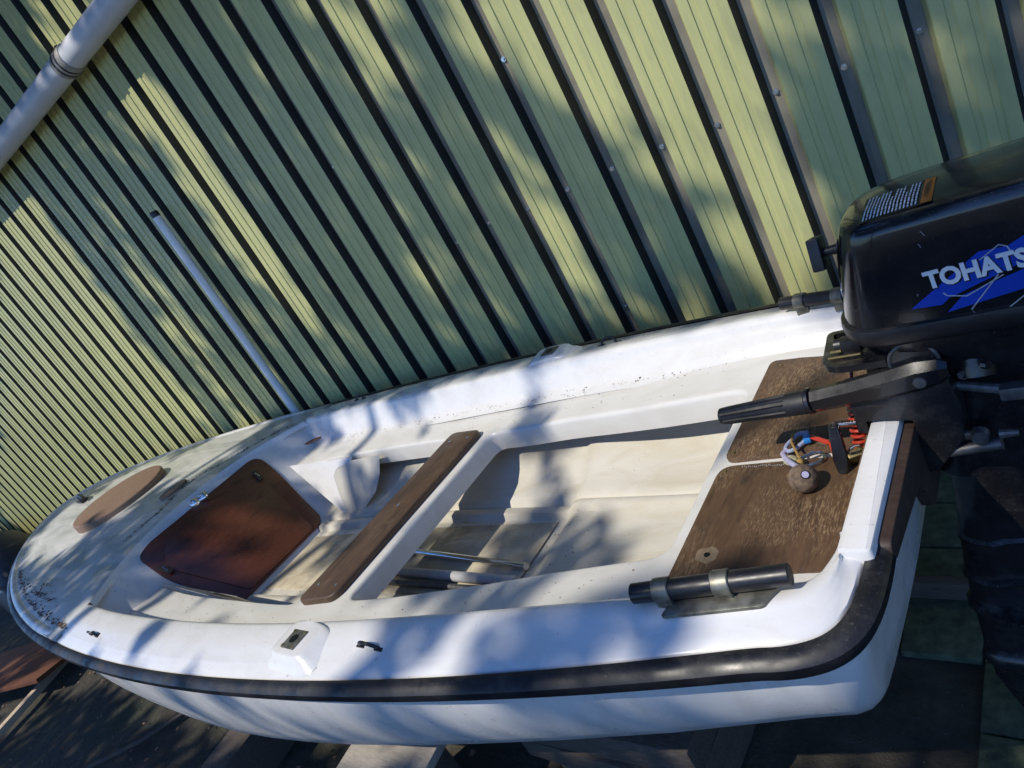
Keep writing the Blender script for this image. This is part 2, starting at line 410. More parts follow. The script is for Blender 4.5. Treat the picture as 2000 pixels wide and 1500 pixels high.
for bx_ in (-9.4, -7.0, -4.7, -2.15, 0.3):
    rp.part('bracket', box(wall_pt(bx_, -0.03, PZ), (0.02, 0.06, 0.02)), 'ironblack')

# upright pole standing against the wall
pz = Root('upright_pole', wall_pt(-3.53, -0.04, 0), 'slim white metal pole standing upright against the wall', 'pole')
pz.part('tube', tube([wall_pt(-3.54, -0.04, 0.0), wall_pt(-3.535, -0.04, 1.0), wall_pt(-3.525, -0.04, 2.170)], 0.023, 18), 'polewhite')
pz.part('end_cap', tube([wall_pt(-3.525, -0.04, 2.16), wall_pt(-3.525, -0.04, 2.185), wall_pt(-3.525, -0.04, 2.192)], [0.0235, 0.0235, 0.018], 18), 'blackplastic')

# ------------------------------------------------------------------ boat: curves (x = fore-aft, b = half beam, z rel. to eye)
TC = 1.1
def sheer_curve(n=120):
    q = [-5.65962071, 1.80260671, -1.58632882, 0.83639343, -0.53206293, -0.87419757, -0.14519069, 0.24917402, 0.06214765]
    out = []
    for i in range(n + 1):
        s = (i / n) ** 2
        b = math.sqrt(s) * (q[1] + q[2] * s + q[3] * s * s + q[4] * s**3)
        z = q[5] + q[6] * s + q[7] * s * s + q[8] * math.exp(-s / 0.12)
        out.append((q[0] + (-0.45 - q[0]) * s, b, z))
    return out
SH = sheer_curve()
STERN = [(-0.42, 0.517, -0.7685), (-0.39, 0.508, -0.767), (-0.365, 0.494, -0.766), (-0.348, 0.474, -0.765), (-0.338, 0.445, -0.765), (-0.334, 0.41, -0.765), (-0.333, 0.37, -0.765), (-0.334, 0.33, -0.765)]
SFULL = SH + STERN
DTAB = smooth_tab([(-3.33, 0.632, -0.856), (-3.0, 0.640, -0.850), (-2.6, 0.632, -0.842), (-2.2, 0.612, -0.832), (-1.8, 0.586, -0.813), (-1.4, 0.547, -0.791), (-1.0, 0.497, -0.768), (-0.7, 0.456, -0.752)])
OTAB = smooth_tab([(-3.33, 0.585, -0.985), (-2.9, 0.592, -0.968), (-2.4, 0.582, -0.952), (-1.8, 0.550, -0.920), (-1.25, 0.488, -0.876), (-0.85, 0.420, -0.843), (-0.7, 0.400, -0.832)])
ITAB = smooth_tab([(-3.3, 0.402, -1.0), (-2.9, 0.430, -0.985), (-2.5, 0.432, -0.971), (-2.1, 0.425, -0.960), (-1.9, 0.405, -0.947), (-1.6, 0.378, -0.928), (-1.4, 0.359, -0.907), (-1.2, 0.334, -0.889), (-1.0, 0.307, -0.868), (-0.7, 0.275, -0.838), (-0.3, 0.22, -0.822)])
def P(x, b, z, s=-1): return Vector((x, TC + s * b, z + H))
def zbench(x, b):
    zi = interp(ITAB, x)[1]; bi = interp(ITAB, x)[0]; bo = interp(OTAB, min(x, -0.7))[0]
    k = max(0.0, min(1.0, (b - bi) / max(0.05, bo - bi)))
    return zi + 0.016 * k * k

boat = Root('dinghy', (-2.9, TC, 0.0), 'white fibreglass dinghy with black rubber rail beside green shed wall', 'boat')

# outer hull
CH = smooth_tab([(-5.66, 0.20, -0.95), (-5.2, 0.30, -1.04), (-4.8, 0.48, -1.14), (-4.4, 0.64, -1.22), (-4.0, 0.77, -1.27), (-3.6, 0.86, -1.30), (-3.2, 0.90, -1.30), (-2.8, 0.905, -1.30),
                 (-2.4, 0.90, -1.30), (-2.0, 0.89, -1.265), (-1.6, 0.88, -1.21), (-1.2, 0.87, -1.145), (-0.8, 0.865, -1.078), (-0.4, 0.865, -1.008), (-0.3, 0.87, -0.992)])
KE = smooth_tab([(-5.66, -0.87), (-5.45, -1.02), (-5.2, -1.16), (-4.8, -1.32), (-4.2, -1.43), (-3.4, -1.46), (-2.4, -1.42), (-1.4, -1.30), (-0.7, -1.17), (-0.3, -1.08)])
hs = [r for r in SH[::3]] + [(-0.40, 0.514, -0.768), (-0.360, 0.508, -0.767), (-0.335, 0.495, -0.766), (-0.323, 0.478, -0.766), (-0.319, 0.458, -0.766)]
for s in (0,):
    rows = []
    for (x, b, z) in hs:
        f, zc = interp(CH, x); zc -= 0.015; zk = interp(KE, x)[0]
        b0 = max(b - 0.012, 0.0); bc = f * b0
        half = []
        for k in range(5): t = k / 5; half.append((bc * t, zk + (zc - zk) * t ** 1.5))
        top = z - 0.012
        for k in range(9):
            t = k / 8
            u = t ** 1.0
            bulge = 0.018 * math.sin(math.pi * t)
            half.append((bc + (b0 - bc) * (1 - (1 - u) ** 1.8) + bulge * 0.5, zc + (top - zc) * u + (0.02 * (1 - u) ** 6 * 0)))
        # soften the turn of the bilge
        h2 = list(half)
        for it in range(1):
            for k in range(4, 7):
                h2[k] = tuple((half[k - 1][j] + 2 * half[k][j] + half[k + 1][j]) / 4 for j in (0, 1))
            half = list(h2)
        rk = max(0.0, (x + 0.5) / 0.18) * 0.2                 # the transom rakes forward going down
        xr = lambda zz: x - rk * max(0.0, -0.78 - zz)
        rows.append([P(xr(zz), bb, zz, -1) for bb, zz in reversed(half)] + [P(xr(zz), bb, zz, 1) for bb, zz in half[1:]])
V, F = grid(rows); n_ = len(rows[0]); F.append(tuple(range(len(V) - n_, len(V))))
hull = boat.part('hull', (V, F), 'hull', ang=40)

# deck moulding: side decks down to the side benches, wrapping round the stern corners
def deck_rows(s):
    st = []
    xs = [-3.41, -3.37] + list(np.linspace(-3.33, -0.7, 60))
    for x in xs:
        sb, sz = interp(SFULL, x); db, dz = interp(DTAB, x); ob, oz = interp(OTAB, x)
        lo = 0.005 if x < -3.331 else 0.0
        st.append(((x, sb, sz - lo), (x, db, dz - lo), (x, ob, oz)))
    cs = [(-0.6, 0), (-0.5, 0), (-0.45, 0)]
    for x, _ in cs:
        sb, sz = interp(SFULL, x); t = (x + 0.7) / 0.25
        st.append(((x, sb, sz), (x, 0.456 - 0.03 * t, -0.752 + 0.006 * t), (x, 0.40 - 0.016 * t, -0.832 + 0.004 * t)))
    dd = [(-0.428, 0.418), (-0.408, 0.408), (-0.394, 0.396), (-0.384, 0.380), (-0.378, 0.36), (-0.375, 0.345), (-0.374, 0.33), (-0.374, 0.31)]
    oo = [(-0.438, 0.378), (-0.425, 0.370), (-0.413, 0.358), (-0.405, 0.345), (-0.400, 0.330), (-0.398, 0.32), (-0.397, 0.31), (-0.397, 0.30)]
    for k, S_ in enumerate(STERN):
        st.append((S_, (dd[k][0], dd[k][1], -0.7455), (oo[k][0], oo[k][1], -0.828)))
    rows = []
    for S_, D_, O_ in st:
        S_, D_, O_ = Vector(S_), Vector(D_), Vector(O_)
        W = (S_ - D_).length
        def L(t, dz): p = S_.lerp(D_, t); return Vector((p.x, p.y, p.z + dz))
        d = D_ - S_; d.z = 0; d.normalize(); o = O_ - D_
        sec = [S_ + Vector((0, 0, -0.03)), S_, S_ + d * 0.006 + Vector((0, 0, 0.008)), S_ + d * 0.030 + Vector((0, 0, 0.011)), S_ + d * 0.036 + Vector((0, 0, 0.0145)),
               S_ + d * 0.042 + Vector((0, 0, 0.0155))]
        c = sec[-1]
        for t in (0.3, 0.6, 0.85):
            p = c.lerp(D_ - d * 0.022, t); p.z += 0.004 * math.sin(math.pi * t); sec.append(p)
        r = 0.022
        for a in (0, 22, 45, 68, 90):
            a = math.radians(a); sec.append(D_ + d * (-r + r * math.sin(a)) + Vector((0, 0, -r + r * math.cos(a))))
        w0 = sec[-1]; w1 = O_ - d * 0.012 + Vector((0, 0, 0.025))
        for t in (0.33, 0.66, 1.0): sec.append(w0.lerp(w1, t))
        sec.append(O_ + d * -0.004 + Vector((0, 0, 0.009))); sec.append(O_ + d * 0.012 + Vector((0, 0, 0.0012))); sec.append(O_ + d * 0.035 - Vector((0, 0, 0.006)))
        rows.append([P(p.x, p.y, p.z, s) for p in sec])
    return rows
dk = join(grid(deck_rows(-1)), grid(deck_rows(1)))
deck = boat.part('side_deck', dk, 'deck', ang=50)
# raised oarlock pads moulded on the side decks
def pad(s):
    rows = []
    x0, L_ = -1.55, 0.13
    for (i, hgt, sx, so) in ((0, -0.006, 1.5, 1.35), (1, 0.004, 1.28, 1.2), (2, 0.010, 1.10, 1.05), (3, 0.0, 0.92, 0.93), (4, 0.0015, 0.8, 0.84)):
        ring = []
        for k in range(28):
            a = 2 * math.pi * k / 28; cx = math.copysign(abs(math.cos(a)) ** 0.45, math.cos(a)); sy = math.copysign(abs(math.sin(a)) ** 0.45, math.sin(a))
            x = x0 + cx * 0.075 * sx; db, dz = interp(DTAB, x); sb, sz = interp(SFULL, x)
            bb = 0.640 + sy * (0.056 if sy < 0 else 0.048 * so)
            t = (sb - bb) / (sb - db); zz = sz + 0.014 + (dz - sz - 0.014) * min(max(t, 0), 1)
            ring.append(P(x, bb, zz + hgt if i < 3 else -0.7885 + hgt, s))
        rows.append(ring)
    V, F = grid(rows, closed_u=True); F.append(tuple(range(len(V) - 28, len(V)))); return V, F
for s in (-1, 1):
    pd_ = boat.part('oarlock_pad', pad(s), 'deck', ang=60)
    zt = -0.788 + H
    pl = boat.part('oarlock_plate', box((-1.552, TC + s * 0.640, zt + 0.002), (0.056, 0.052, 0.005), bev=0.001), 'tarnish', pd_)
    boat.part('socket', join(tube([(-1.552, TC + s * 0.640, zt + 0.003), (-1.552, TC + s * 0.640, zt + 0.0062)], 0.012, 16)), 'black_ink', pd_)
    for ix in (-1, 1):
        for iy in (-1, 1):
            boat.part('bolt', tube([(-1.552 + ix * 0.023, TC + s * 0.640 + iy * 0.021, zt + 0.003), (-1.552 + ix * 0.023, TC + s * 0.640 + iy * 0.021, zt + 0.0068)], [0.0045, 0.003], 8), 'brass', pd_)

# foredeck
def bow_pt(v):            # sheer curve by signed parameter: -1 near side, 0 stem head, 1 far side
    s = 1 if v >= 0 else -1; k = abs(v)
    imax = next(i for i, r in enumerate(SH) if r[0] > -3.33)
    f = k ** 0.9 * imax; i = min(int(f), imax - 1); t = f - i
    a, b = SH[i], SH[i + 1]; return [a[j] + (b[j] - a[j]) * t for j in range(3)], s
def coaming_pt(v):
    a = abs(v); e = min(1.0, a)
    x = -3.33 - 0.215 * (1 - e ** 2.4); b = 0.632 * math.sin(min(1, e) * math.pi / 2 * 0.999) if False else 0.632 * e
    return (x, b, -0.856 + 0.034 * (1 - e * e)), (1 if v >= 0 else -1)
vs_ = [-1 + i / 40 for i in range(81)]
def fd_rows():
    rows = []
    W_ = [0.0, 0.01, 0.03, 0.10, 0.2, 0.3, 0.4, 0.5, 0.6, 0.7, 0.8, 0.88, 0.93, 0.955, 0.97, 0.985, 1.0]
    for w_ in W_:
        row = []
        for v in vs_:
            (ax, ab, az), s = coaming_pt(v); (bx_, bb, bz), s = bow_pt(v)
            x = ax + (bx_ - ax) * w_; t = (ab + (bb - ab) * w_); k = 1 - abs(v) ** 3
            dist = math.hypot(bx_ - ax, bb - ab) * (1 - w_)
            z = az + (bz + 0.012 - az) * w_ + 0.004 * 4 * w_ * (1 - w_) * k
            if w_ < 0.02: z -= 0.006 * (1 - w_ / 0.02)
            row.append(P(x, t, z, s))
        rows.append(row)
    return rows
fr = fd_rows()
fore = boat.part('foredeck', grid(fr), 'foredeck', ang=60)
# white moulded bead round the bow
def bead():
    rows = []
    prof1 = [(0.001, -0.03), (0.001, 0.0005), (-0.005, 0.009), (-0.020, 0.0115), (-0.030, 0.0125), (-0.036, 0.0155), (-0.044, 0.0165)]
    prof = [(0.004, -0.03), (0.008, 0.004), (0.004, 0.014), (-0.006, 0.021), (-0.020, 0.022), (-0.034, 0.017), (-0.042, 0.006)]
    pts = []
    for i in range(121):
        (x, b, z), s = bow_pt(-1 + i / 60); pts.append((Vector((x, TC + s * b, 0)), z))
    for i, (p, z) in enumerate(pts):
        a = pts[max(i - 1, 0)][0]; b = pts[min(i + 1, len(pts) - 1)][0]; t = (b - a).normalized(); nrm = Vector((-t.y, t.x, 0))
        if nrm.dot(p - Vector((-3.6, TC, 0))) < 0: nrm = -nrm
        f = min(1.0, (1 - abs(-1 + i / 60)) / 0.10); f = f * f * (3 - 2 * f)
        rows.append([p + nrm * (o1 + (o_ - o1) * f) + Vector((0, 0, z + z1 + (dz - z1) * f + H)) for (o_, dz), (o1, z1) in zip(prof, prof1)])
    return grid(rows)
boat.part('bow_bead', bead(), 'deck', ang=60)

# coaming face and raked locker bulkhead
BK0, BK1 = (-3.440, -0.880), (-3.020, -1.2475)
def bulk():
    rows = []
    for stage in range(8):
        row = []
        for v in vs_:
            (ax, ab, az), s = coaming_pt(v)
            if stage == 0: x, b, z = ax, ab, az - 0.006
            elif stage == 1: x, b, z = ax + 0.006, ab, az - 0.012
            elif stage == 2: x, b, z = ax + 0.016, ab, az - 0.03
            else:
                t = (stage - 3) / 4
                e = abs(v)
                x0 = BK0[0] + 0.07 * e ** 3; z0 = BK0[1] - 0.004
                x = x0 + (BK1[0] + 0.02 - x0) * t; z = z0 + (BK1[1] - 0.02 - z0) * t; b = ab + (0.46 * e - ab) * t * 0.6
            row.append(P(x, b, z, s))
        rows.append(row)
    return grid(rows)
boat.part('bulkhead', bulk(), 'deck', ang=50)
BN = Vector((0.3675, 0, 0.42)).normalized()
def bkp(b, t, lift=0.0):     # point on the bulkhead plane
    x = BK0[0] + (BK1[0] - BK0[0]) * t; z = BK0[1] + (BK1[1] - BK0[1]) * t
    return Vector((x, TC + b, z + H)) + BN * lift
door_poly = fillet2([bkp(-0.372, 0.0), bkp(-0.372, 0.36), bkp(-0.252, 0.955), bkp(0.225, 0.955), bkp(0.262, 0.91), bkp(0.345, 0.24), bkp(0.36, -0.03), bkp(-0.30, -0.045)], [0.11, 0.07, 0.01, 0.03, 0.02, 0.07, 0.10, 0.14], 8)
door_poly = [p + BN * 0.002 for p in door_poly]
door = boat.part('locker_door', slab(door_poly, BN, 0.012, 0.004), 'mahogany')
hat = fillet2([bkp(-0.335, 0.27), bkp(-0.205, 0.935), bkp(0.19, 0.945), bkp(0.268, 0.20), bkp(0.2, 0.05), bkp(-0.262, 0.06)], [0.03, 0.02, 0.02, 0.05, 0.07, 0.08], 6)
hat = [p + BN * 0.0142 for p in hat]
boat.part('door_leaf', slab(hat, BN, 0.007, 0.002), 'mahogany', door)
for (b, t, r) in ((-0.345, 0.27, 0.25), (0.262, 0.17, -0.2)):
    q = Matrix((Vector((0, 1, 0)), BN.cross(Vector((0, 1, 0))), BN)).transposed()
    boat.part('toggle', box(bkp(b, t, 0.026), (0.028, 0.07, 0.009), q @ Matrix.Rotation(r, 3, 'Z'), 0.003), 'plank', door)
    boat.part('toggle_screw', join(*[tube([bkp(b, t + k * 0.022, 0.029), bkp(b, t + k * 0.022, 0.0325)], 0.0045, 8) for k in (-1, 0, 1)]), 'steel', door)
# chrome light on the coaming
kb = Vector((-3.452, TC - 0.0, -0.853 + H))
def ball(c, r, n=14, m_=9, sq=(1, 1, 1)):
    rows = []
    for i in range(m_ + 1):
        a = math.pi * i / m_ - math.pi / 2
        rows.append([Vector(c) + Vector((math.cos(a) * math.cos(2 * math.pi * k / n) * r * sq[0], math.cos(a) * math.sin(2 * math.pi * k / n) * r * sq[1], math.sin(a) * r * sq[2])) for k in range(n)])
    return grid(rows, closed_u=True)
boat.part('chrome_lamp', join(ball(kb + Vector((0.0, -0.024, 0.0)), 0.026, sq=(1, 1, 1)), ball(kb + Vector((0.012, 0.024, 0.004)), 0.024), tube([kb + Vector((-0.02, -0.024, 0)), kb + Vector((0.03, 0.03, 0))], 0.017, 12)), 'chrome')

# bench and seat moulding as one plan with an opening
def smooth_loop(poly, r, seg=6): return [Vector((p.x, p.y, 0)) for p in fillet2([Vector((x, y, 0)) for x, y in poly], r, seg)]
XA, XB, XC = -0.722, -1.775, -2.045          # seat front, thwart aft edge, thwart fore edge
aft_open = []
near_pts = [(x, interp(ITAB, x)[0]) for x in np.linspace(XA, XB, 12)]
loopA = [(x, -b) for x, b in near_pts] + [(x, b) for x, b in reversed(near_pts)]
rad = [0.07] + [0] * 10 + [0.06, 0.06] + [0] * 10 + [0.07]
holeA = smooth_loop(loopA, rad)
fx = list(np.linspace(XC, -3.32, 12))
fore_edge = [(x, -interp(ITAB, x)[0]) for x in reversed(fx)] + [(x, interp(ITAB, x)[0]) for x in fx]
fe_r = [0] * 11 + [0.05, 0.05] + [0] * 11
fe = [Vector((x, b, 0)) for x, b in fore_edge]
# outer boundary
ox = [(x, interp(OTAB, x)[0] + 0.004) for x in np.linspace(-3.32, -0.7, 40)]
st_ = [(-0.55, 0.392), (-0.45, 0.386), (-0.425, 0.374), (-0.405, 0.35), (-0.392, 0.30)]
outer_far = ox + st_
outer = [Vector((x, b, 0)) for x, b in outer_far] + [Vector((x, -b, 0)) for x, b in reversed(outer_far)]
full = fe
tmp = outer + fe          # closed: far fore -> stern -> near fore -> along fore opening -> back
rl = [0] * len(outer) + fe_r
outline = fillet2(tmp, rl, 6)
fe_f = []
def pip(x, y, poly):
    c = False; j = len(poly) - 1
    for i in range(len(poly)):
        if (poly[i].y > y) != (poly[j].y > y) and x < (poly[j].x - poly[i].x) * (y - poly[i].y) / (poly[j].y - poly[i].y) + poly[i].x: c = not c
        j = i
    return c
def dens(poly, d=0.05):
    out = []
    for a, b in zip(poly, poly[1:] + poly[:1]):
        k = max(1, int((b - a).length / d)); out += [a.lerp(b, i / k) for i in range(k)]
    return out
FIL = 0.014
def loop_offset(poly, d):   # move towards the solid side: sign found by area orientation
    ar = sum(a.x * b.y - b.x * a.y for a, b in zip(poly, poly[1:] + poly[:1])); sg = 1 if ar > 0 else -1
    out = []
    for i in range(len(poly)):
        a, b, c = poly[i - 1], poly[i], poly[(i + 1) % len(poly)]
        t = (c - a).normalized(); nrm = Vector((t.y, -t.x, 0)) * sg      # outward of the loop
        out.append(b + nrm * d)
    return out
holeA = dens(holeA); outline = dens(outline)
holeA_top = loop_offset(holeA, FIL)
outline_top = loop_offset(outline, -FIL * 0.5)
pts2 = [Vector((p.x, p.y)) for p in outline_top] + [Vector((p.x, p.y)) for p in holeA_top]
n1, n2 = len(outline_top), len(holeA_top)
ed = [(i, (i + 1) % n1) for i in range(n1)] + [(n1 + i, n1 + (i + 1) % n2) for i in range(n2)]
for gx in np.arange(-3.25, -0.40, 0.08):
    for gy in np.arange(-0.56, 0.57, 0.07):
        if pip(gx, gy, outline_top) and not pip(gx, gy, holeA_top):
            if min((Vector((gx, gy, 0)) - p).length for p in outline_top + holeA_top) > 0.03: pts2.append(Vector((gx, gy)))
r_ = geometry.delaunay_2d_cdt(pts2, ed, [], 0, 1e-6)
BV = [P(p.x, abs(p.y), zbench(p.x, abs(p.y)), 1 if p.y >= 0 else -1) for p in r_[0]]
BF = []
for f in r_[2]:
    cx = sum(r_[0][i].x for i in f) / len(f); cy = sum(r_[0][i].y for i in f) / len(f)
    if pip(cx, cy, outline_top) and not pip(cx, cy, holeA_top): BF.append(tuple(f))
def lip(poly, poly_top, drop, only=None, closed=True):
    rows = []
    levels = [(0.0, 0.0), (0.4, 0.08), (0.75, 0.35), (1.0, 1.0)]
    for t, dz in levels:
        rows.append([P(q.x + (p.x - q.x) * t, abs(q.y + (p.y - q.y) * t), zbench(q.x, abs(q.y)) - dz * FIL, 1 if p.y >= 0 else -1) for p, q in zip(poly, poly_top)])
    rows.append([P(p.x, abs(p.y), zbench(p.x, abs(p.y)) - drop, 1 if p.y >= 0 else -1) for p in poly])
    return grid(rows, closed_u=closed)
lipA = lip(holeA, holeA_top, 0.075)
ii = [i for i, p in enumerate(outline) if p.x < -2.0 and abs(p.y) < interp(ITAB, p.x)[0] + 0.012]
runs = outline[ii[0]:ii[-1] + 1]; runs_t = outline_top[ii[0]:ii[-1] + 1]
lipF = lip(runs, runs_t, 0.075, closed=False)
bench = boat.part('bench_moulding', join((BV, BF), lipA, lipF), 'liner', ang=40)

# triangular bench brackets with beige closing boards at the fore ends
for s in (-1, 1):
    def K(p): return Vector((p[0], TC + s * (p[1] - TC), p[2] + H))
    tri = [(-3.3004, 1.5019, -0.9812), (-2.8465, 1.3789, -1.2313), (-2.8842, 1.4335, -1.1148), (-2.9026, 1.4679, -1.0476), (-2.875, 1.482, -1.022), (-2.8437, 1.4868, -1.0108), (-2.75, 1.497, -0.998), (-2.75, 1.522, -0.988)]
    boat.part('bench_bracket', slab([K(p) for p in tri], (0, -s, 0), 0.001, 0), 'deck')
    bg_ = [(-2.8475, 1.3779, -1.2313), (-2.8862, 1.4335, -1.1148), (-2.9046, 1.4679, -1.0466), (-2.877, 1.483, -1.020), (-2.8437, 1.4888, -1.0088), (-2.75, 1.500, -0.992), (-2.52, 1.508, -0.985), (-2.545, 1.47, -1.06), (-2.60, 1.435, -1.13), (-2.70, 1.405, -1.19)]
    boat.part('closing_board', slab([K((a, b + 0.0012, c)) for a, b, c in bg_], (0, -s, 0), 0.001, 0), 'beige')

# inner hull: floor with moulded ribs, sides under the benches, ramp up to the stern seat
def zfl(x):
    z = interp([(-3.2, -1.262), (-3.04, -1.25), (-2.2, -1.195), (-1.45, -1.164), (-1.405, -1.160), (-1.365, -1.128), (-1.30, -1.122), (-0.95, -1.095), (-0.72, -1.075), (-0.5, -1.07)], x)[0]; return z
rows = []
for x in np.linspace(-3.25, -0.6, 90):
    zf = zfl(x); ob, oz = interp(OTAB, min(x, -0.7)); up = oz - 0.02
    k = max(0.0, min(1.0, (x + 1.5) / 0.5)); k = k * k * (3 - 2 * k)       # ribs fade into the ramp
    base = [(0.0, 0), (0.10, 0.0), (0.17, 0.002), (0.182, 0.022), (0.205, 0.024), (0.215, 0.012), (0.228, 0.030), (0.25, 0.034), (0.29, 0.045), (0.33, 0.07), (0.37, 0.105)]
    half = []
    for b, dz in base: half.append((b * (ob / 0.55) * (1 + 0.16 * min(1.0, b / 0.3)), zf + dz * (1 - 0.45 * k)))
    b9, z9 = half[-1]
    for t in (0.2, 0.4, 0.6, 0.8, 1.0):
        half.append((b9 + (ob + 0.055 - b9) * (1 - (1 - t) ** 2.6), z9 + (up - z9) * t))
    rows.append([P(x, bb, zz, -1) for bb, zz in reversed(half)] + [P(x, bb, zz, 1) for bb, zz in half[1:]])
boat.part('inner_hull', grid(rows), 'floor', ang=50)

# rough cream sole panel laid on the floor
rows = []
for x in np.linspace(-3.0, -1.44, 40):
    rows.append([P(x, 0.165 * (1 + 0.02 * math.sin(x * 31)), zfl(x) - 0.002, -1), P(x, 0.160, zfl(x) + 0.006, -1), P(x, 0.05, zfl(x) + 0.007, -1), P(x, 0.05, zfl(x) + 0.007, 1), P(x, 0.160, zfl(x) + 0.006, 1), P(x, 0.165 * (1 + 0.02 * math.sin(x * 27)), zfl(x) - 0.002, 1)])
boat.part('sole_panel', grid(rows), 'sole', ang=60)

# thwart plank and stern seat panels
def zplane(x, lift): return interp(ITAB, x)[1] + lift
pk = fillet2([Vector((x, TC + b, zplane(x, 0.002) + H)) for x, b in ((-2.008, -0.432), (-1.818, -0.408), (-1.818, 0.402), (-2.008, 0.425))], 0.04, 6)
pk[:] = pk
plank = boat.part('thwart_plank', slab(pk, (0, 0, 1), 0.020, 0.006), 'plank', ang=50)
for (x, b) in ((-1.965, -0.36), (-1.86, -0.36), (-1.965, 0.36), (-1.86, 0.36), (-1.92, 0.0)):
    boat.part('screw_head', tube([(x, TC + b, zplane(x, 0.020) + H), (x, TC + b, zplane(x, 0.0235) + H)], [0.006, 0.0045], 10), 'steel', plank)
zs_ = -0.832 + H
pa = fillet2([Vector((x, y, zs_ - 0.004 + (x + 0.5) * 0.03)) for x, y in ((-0.686, 0.735), (-0.686, 1.066), (-0.402, 1.066), (-0.396, 0.95), (-0.385, 0.80), (-0.41, 0.775))], [0.01, 0.035, 0.006, 0.0, 0.05, 0.03], 6)
pb = fillet2([Vector((x, y, zs_ - 0.004 + (x + 0.5) * 0.03)) for x, y in ((-0.686, 1.084), (-0.686, 1.470), (-0.66, 1.480), (-0.43, 1.42), (-0.40, 1.38), (-0.402, 1.084))], [0.03, 0.02, 0.03, 0.04, 0.03, 0.006], 6)
sp1 = boat.part('seat_panel', slab(pa, (0, 0, 1), 0.015, 0.004), 'seatwood', label='worn brown plywood seat panel with a knot hole')
sp2 = boat.part('seat_panel', slab(pb, (0, 0, 1), 0.015, 0.004), 'seatwood', label='worn brown plywood seat panel under the tiller')
hp_ = [Vector((-0.625 + 0.024 * math.cos(a) * (1 + 0.10 * math.sin(3 * a + 1)), 0.808 + 0.020 * math.sin(a) * (1 + 0.12 * math.cos(5 * a)), zs_ + 0.0078)) for a in [2 * math.pi * i / 22 for i in range(22)]]
boat.part('worn_patch', (hp_, [tuple(range(22))]), 'wornwood', sp1)
boat.part('knot_hole', tube([(-0.625, 0.808, zs_ + 0.008), (-0.625, 0.808, zs_ + 0.0095)], 0.0055, 10), 'black_ink', sp1)
for x, y, q in ((-0.668, 1.045, sp1), (-0.668, 1.105, sp2), (-0.43, 0.84, sp1), (-0.65, 1.44, sp2)):
    boat.part('screw_head', tube([(x, y, zs_ + 0.006), (x, y, zs_ + 0.0095)], [0.005, 0.004], 8), 'brass', q)
# pencil-thin writing scratched along the edge of the near panel is too worn to read: small pale strokes
rnd = random.Random(5); sc = []
for k in range(22):
    x = -0.63 + k * 0.0042; sc.append(box((x, 1.052 + rnd.uniform(-0.002, 0.002), zs_ + 0.0102), (0.0014, 0.0034 * rnd.uniform(0.4, 1.2), 0.0006), Matrix.Rotation(rnd.uniform(-0.6, 0.6), 3, 'Z')))
boat.part('worn_lettering', join(*sc), 'greypvc', sp1)

# transom
tr = [(-0.366, -0.36), (-0.366, 0.36), (-0.318, 0.36), (-0.318, -0.36)]
V, F = slab(fillet2([Vector((x, TC + b, -0.83 + H)) for x, b in tr], 0.008, 3), (0, 0, 1), 0.092, 0.007)
boat.part('transom_cap', (V, F), 'deck')
boat.part('transom_pad', box((-0.3725, TC + 0.02, -0.80 + H), (0.012, 0.62, 0.075), bev=0.003), 'seatwood', label='brown wooden pad on the inside of the transom')
boat.part('transom_pad', slab(fillet2([Vector((-0.318, TC + y, z + H)) for y, z in ((-0.335, -0.752), (0.335, -0.752), (0.335, -0.785), (0.12, -0.82), (0.10, -0.9), (-0.10, -0.9), (-0.12, -0.82), (-0.335, -0.785))], 0.03, 4), (1, 0, 0), 0.018, 0.004), 'padwood', label='dark wooden motor pad on the outside of the transom')

# rubber rail swept along the sheer and round both stern corners
def rail(path, prof, k0=0, k1=None):
    rows = []
    pts = path[k0:k1]
    for i, (p, z) in enumerate(pts):
        g = k0 + i
        a = path[max(g - 1, 0)][0]; b = path[min(g + 1, len(path) - 1)][0]; t = (b - a).normalized(); nrm = Vector((t.y, -t.x, 0))
        rows.append([p + nrm * o_ + Vector((0, 0, z + dz + H)) for o_, dz in prof])
    V, F = grid(rows); n = len(prof)
    F.append(tuple(range(n))); F.append(tuple(reversed(range(len(V) - n, len(V)))))
    return V, F
def chaikin(pts):
    out = [pts[0]]
    for a, b in zip(pts, pts[1:]): out += [tuple(a[i] * 0.75 + b[i] * 0.25 for i in range(3)), tuple(a[i] * 0.25 + b[i] * 0.75 for i in range(3))]
    return out + [pts[-1]]
RAILP = SH[:-3] + chaikin(chaikin(SH[-3:] + STERN))
near_path = [(Vector((x, TC - b, 0)), z) for x, b, z in reversed(RAILP)]
far_path = [(Vector((x, TC + b, 0)), z) for x, b, z in RAILP[1:]]
pth = near_path + far_path
# order: near stern -> bow -> far stern ; outward normal is (t.y,-t.x) reversed on that heading
prof_r = [(-0.002, 0.008), (-0.012, 0.010), (-0.025, 0.006), (-0.033, -0.003), (-0.034, -0.015), (-0.028, -0.026), (-0.016, -0.031), (-0.002, -0.031)]
nS = len(near_path)
ib = next(i for i, (p, z) in enumerate(pth) if p.x < -4.55)
ie = len(pth) - next(i for i, (p, z) in enumerate(reversed(pth)) if p.x < -4.55)
prof_r = [(-o_, dz) for o_, dz in prof_r]
def orient(path):
    t = (path[60][0] - path[58][0]).normalized(); n = Vector((t.y, -t.x, 0)); return 1 if n.y < 0 else -1
sg = orient(pth); prof_r = [(o_ * sg, dz) for o_, dz in prof_r]
boat.part('rubber_rail', rail(pth, prof_r, 0, ib + 1), 'rubber', label='black rubber rub rail along the near side')
boat.part('rubber_rail', rail(pth, prof_r, ie - 1, None), 'rubber', label='black rubber rub rail along the side by the wall')
boat.part('bow_rail', rail(pth, prof_r, ib, ie), 'paleRubber', label='faded grey rail round the bow')

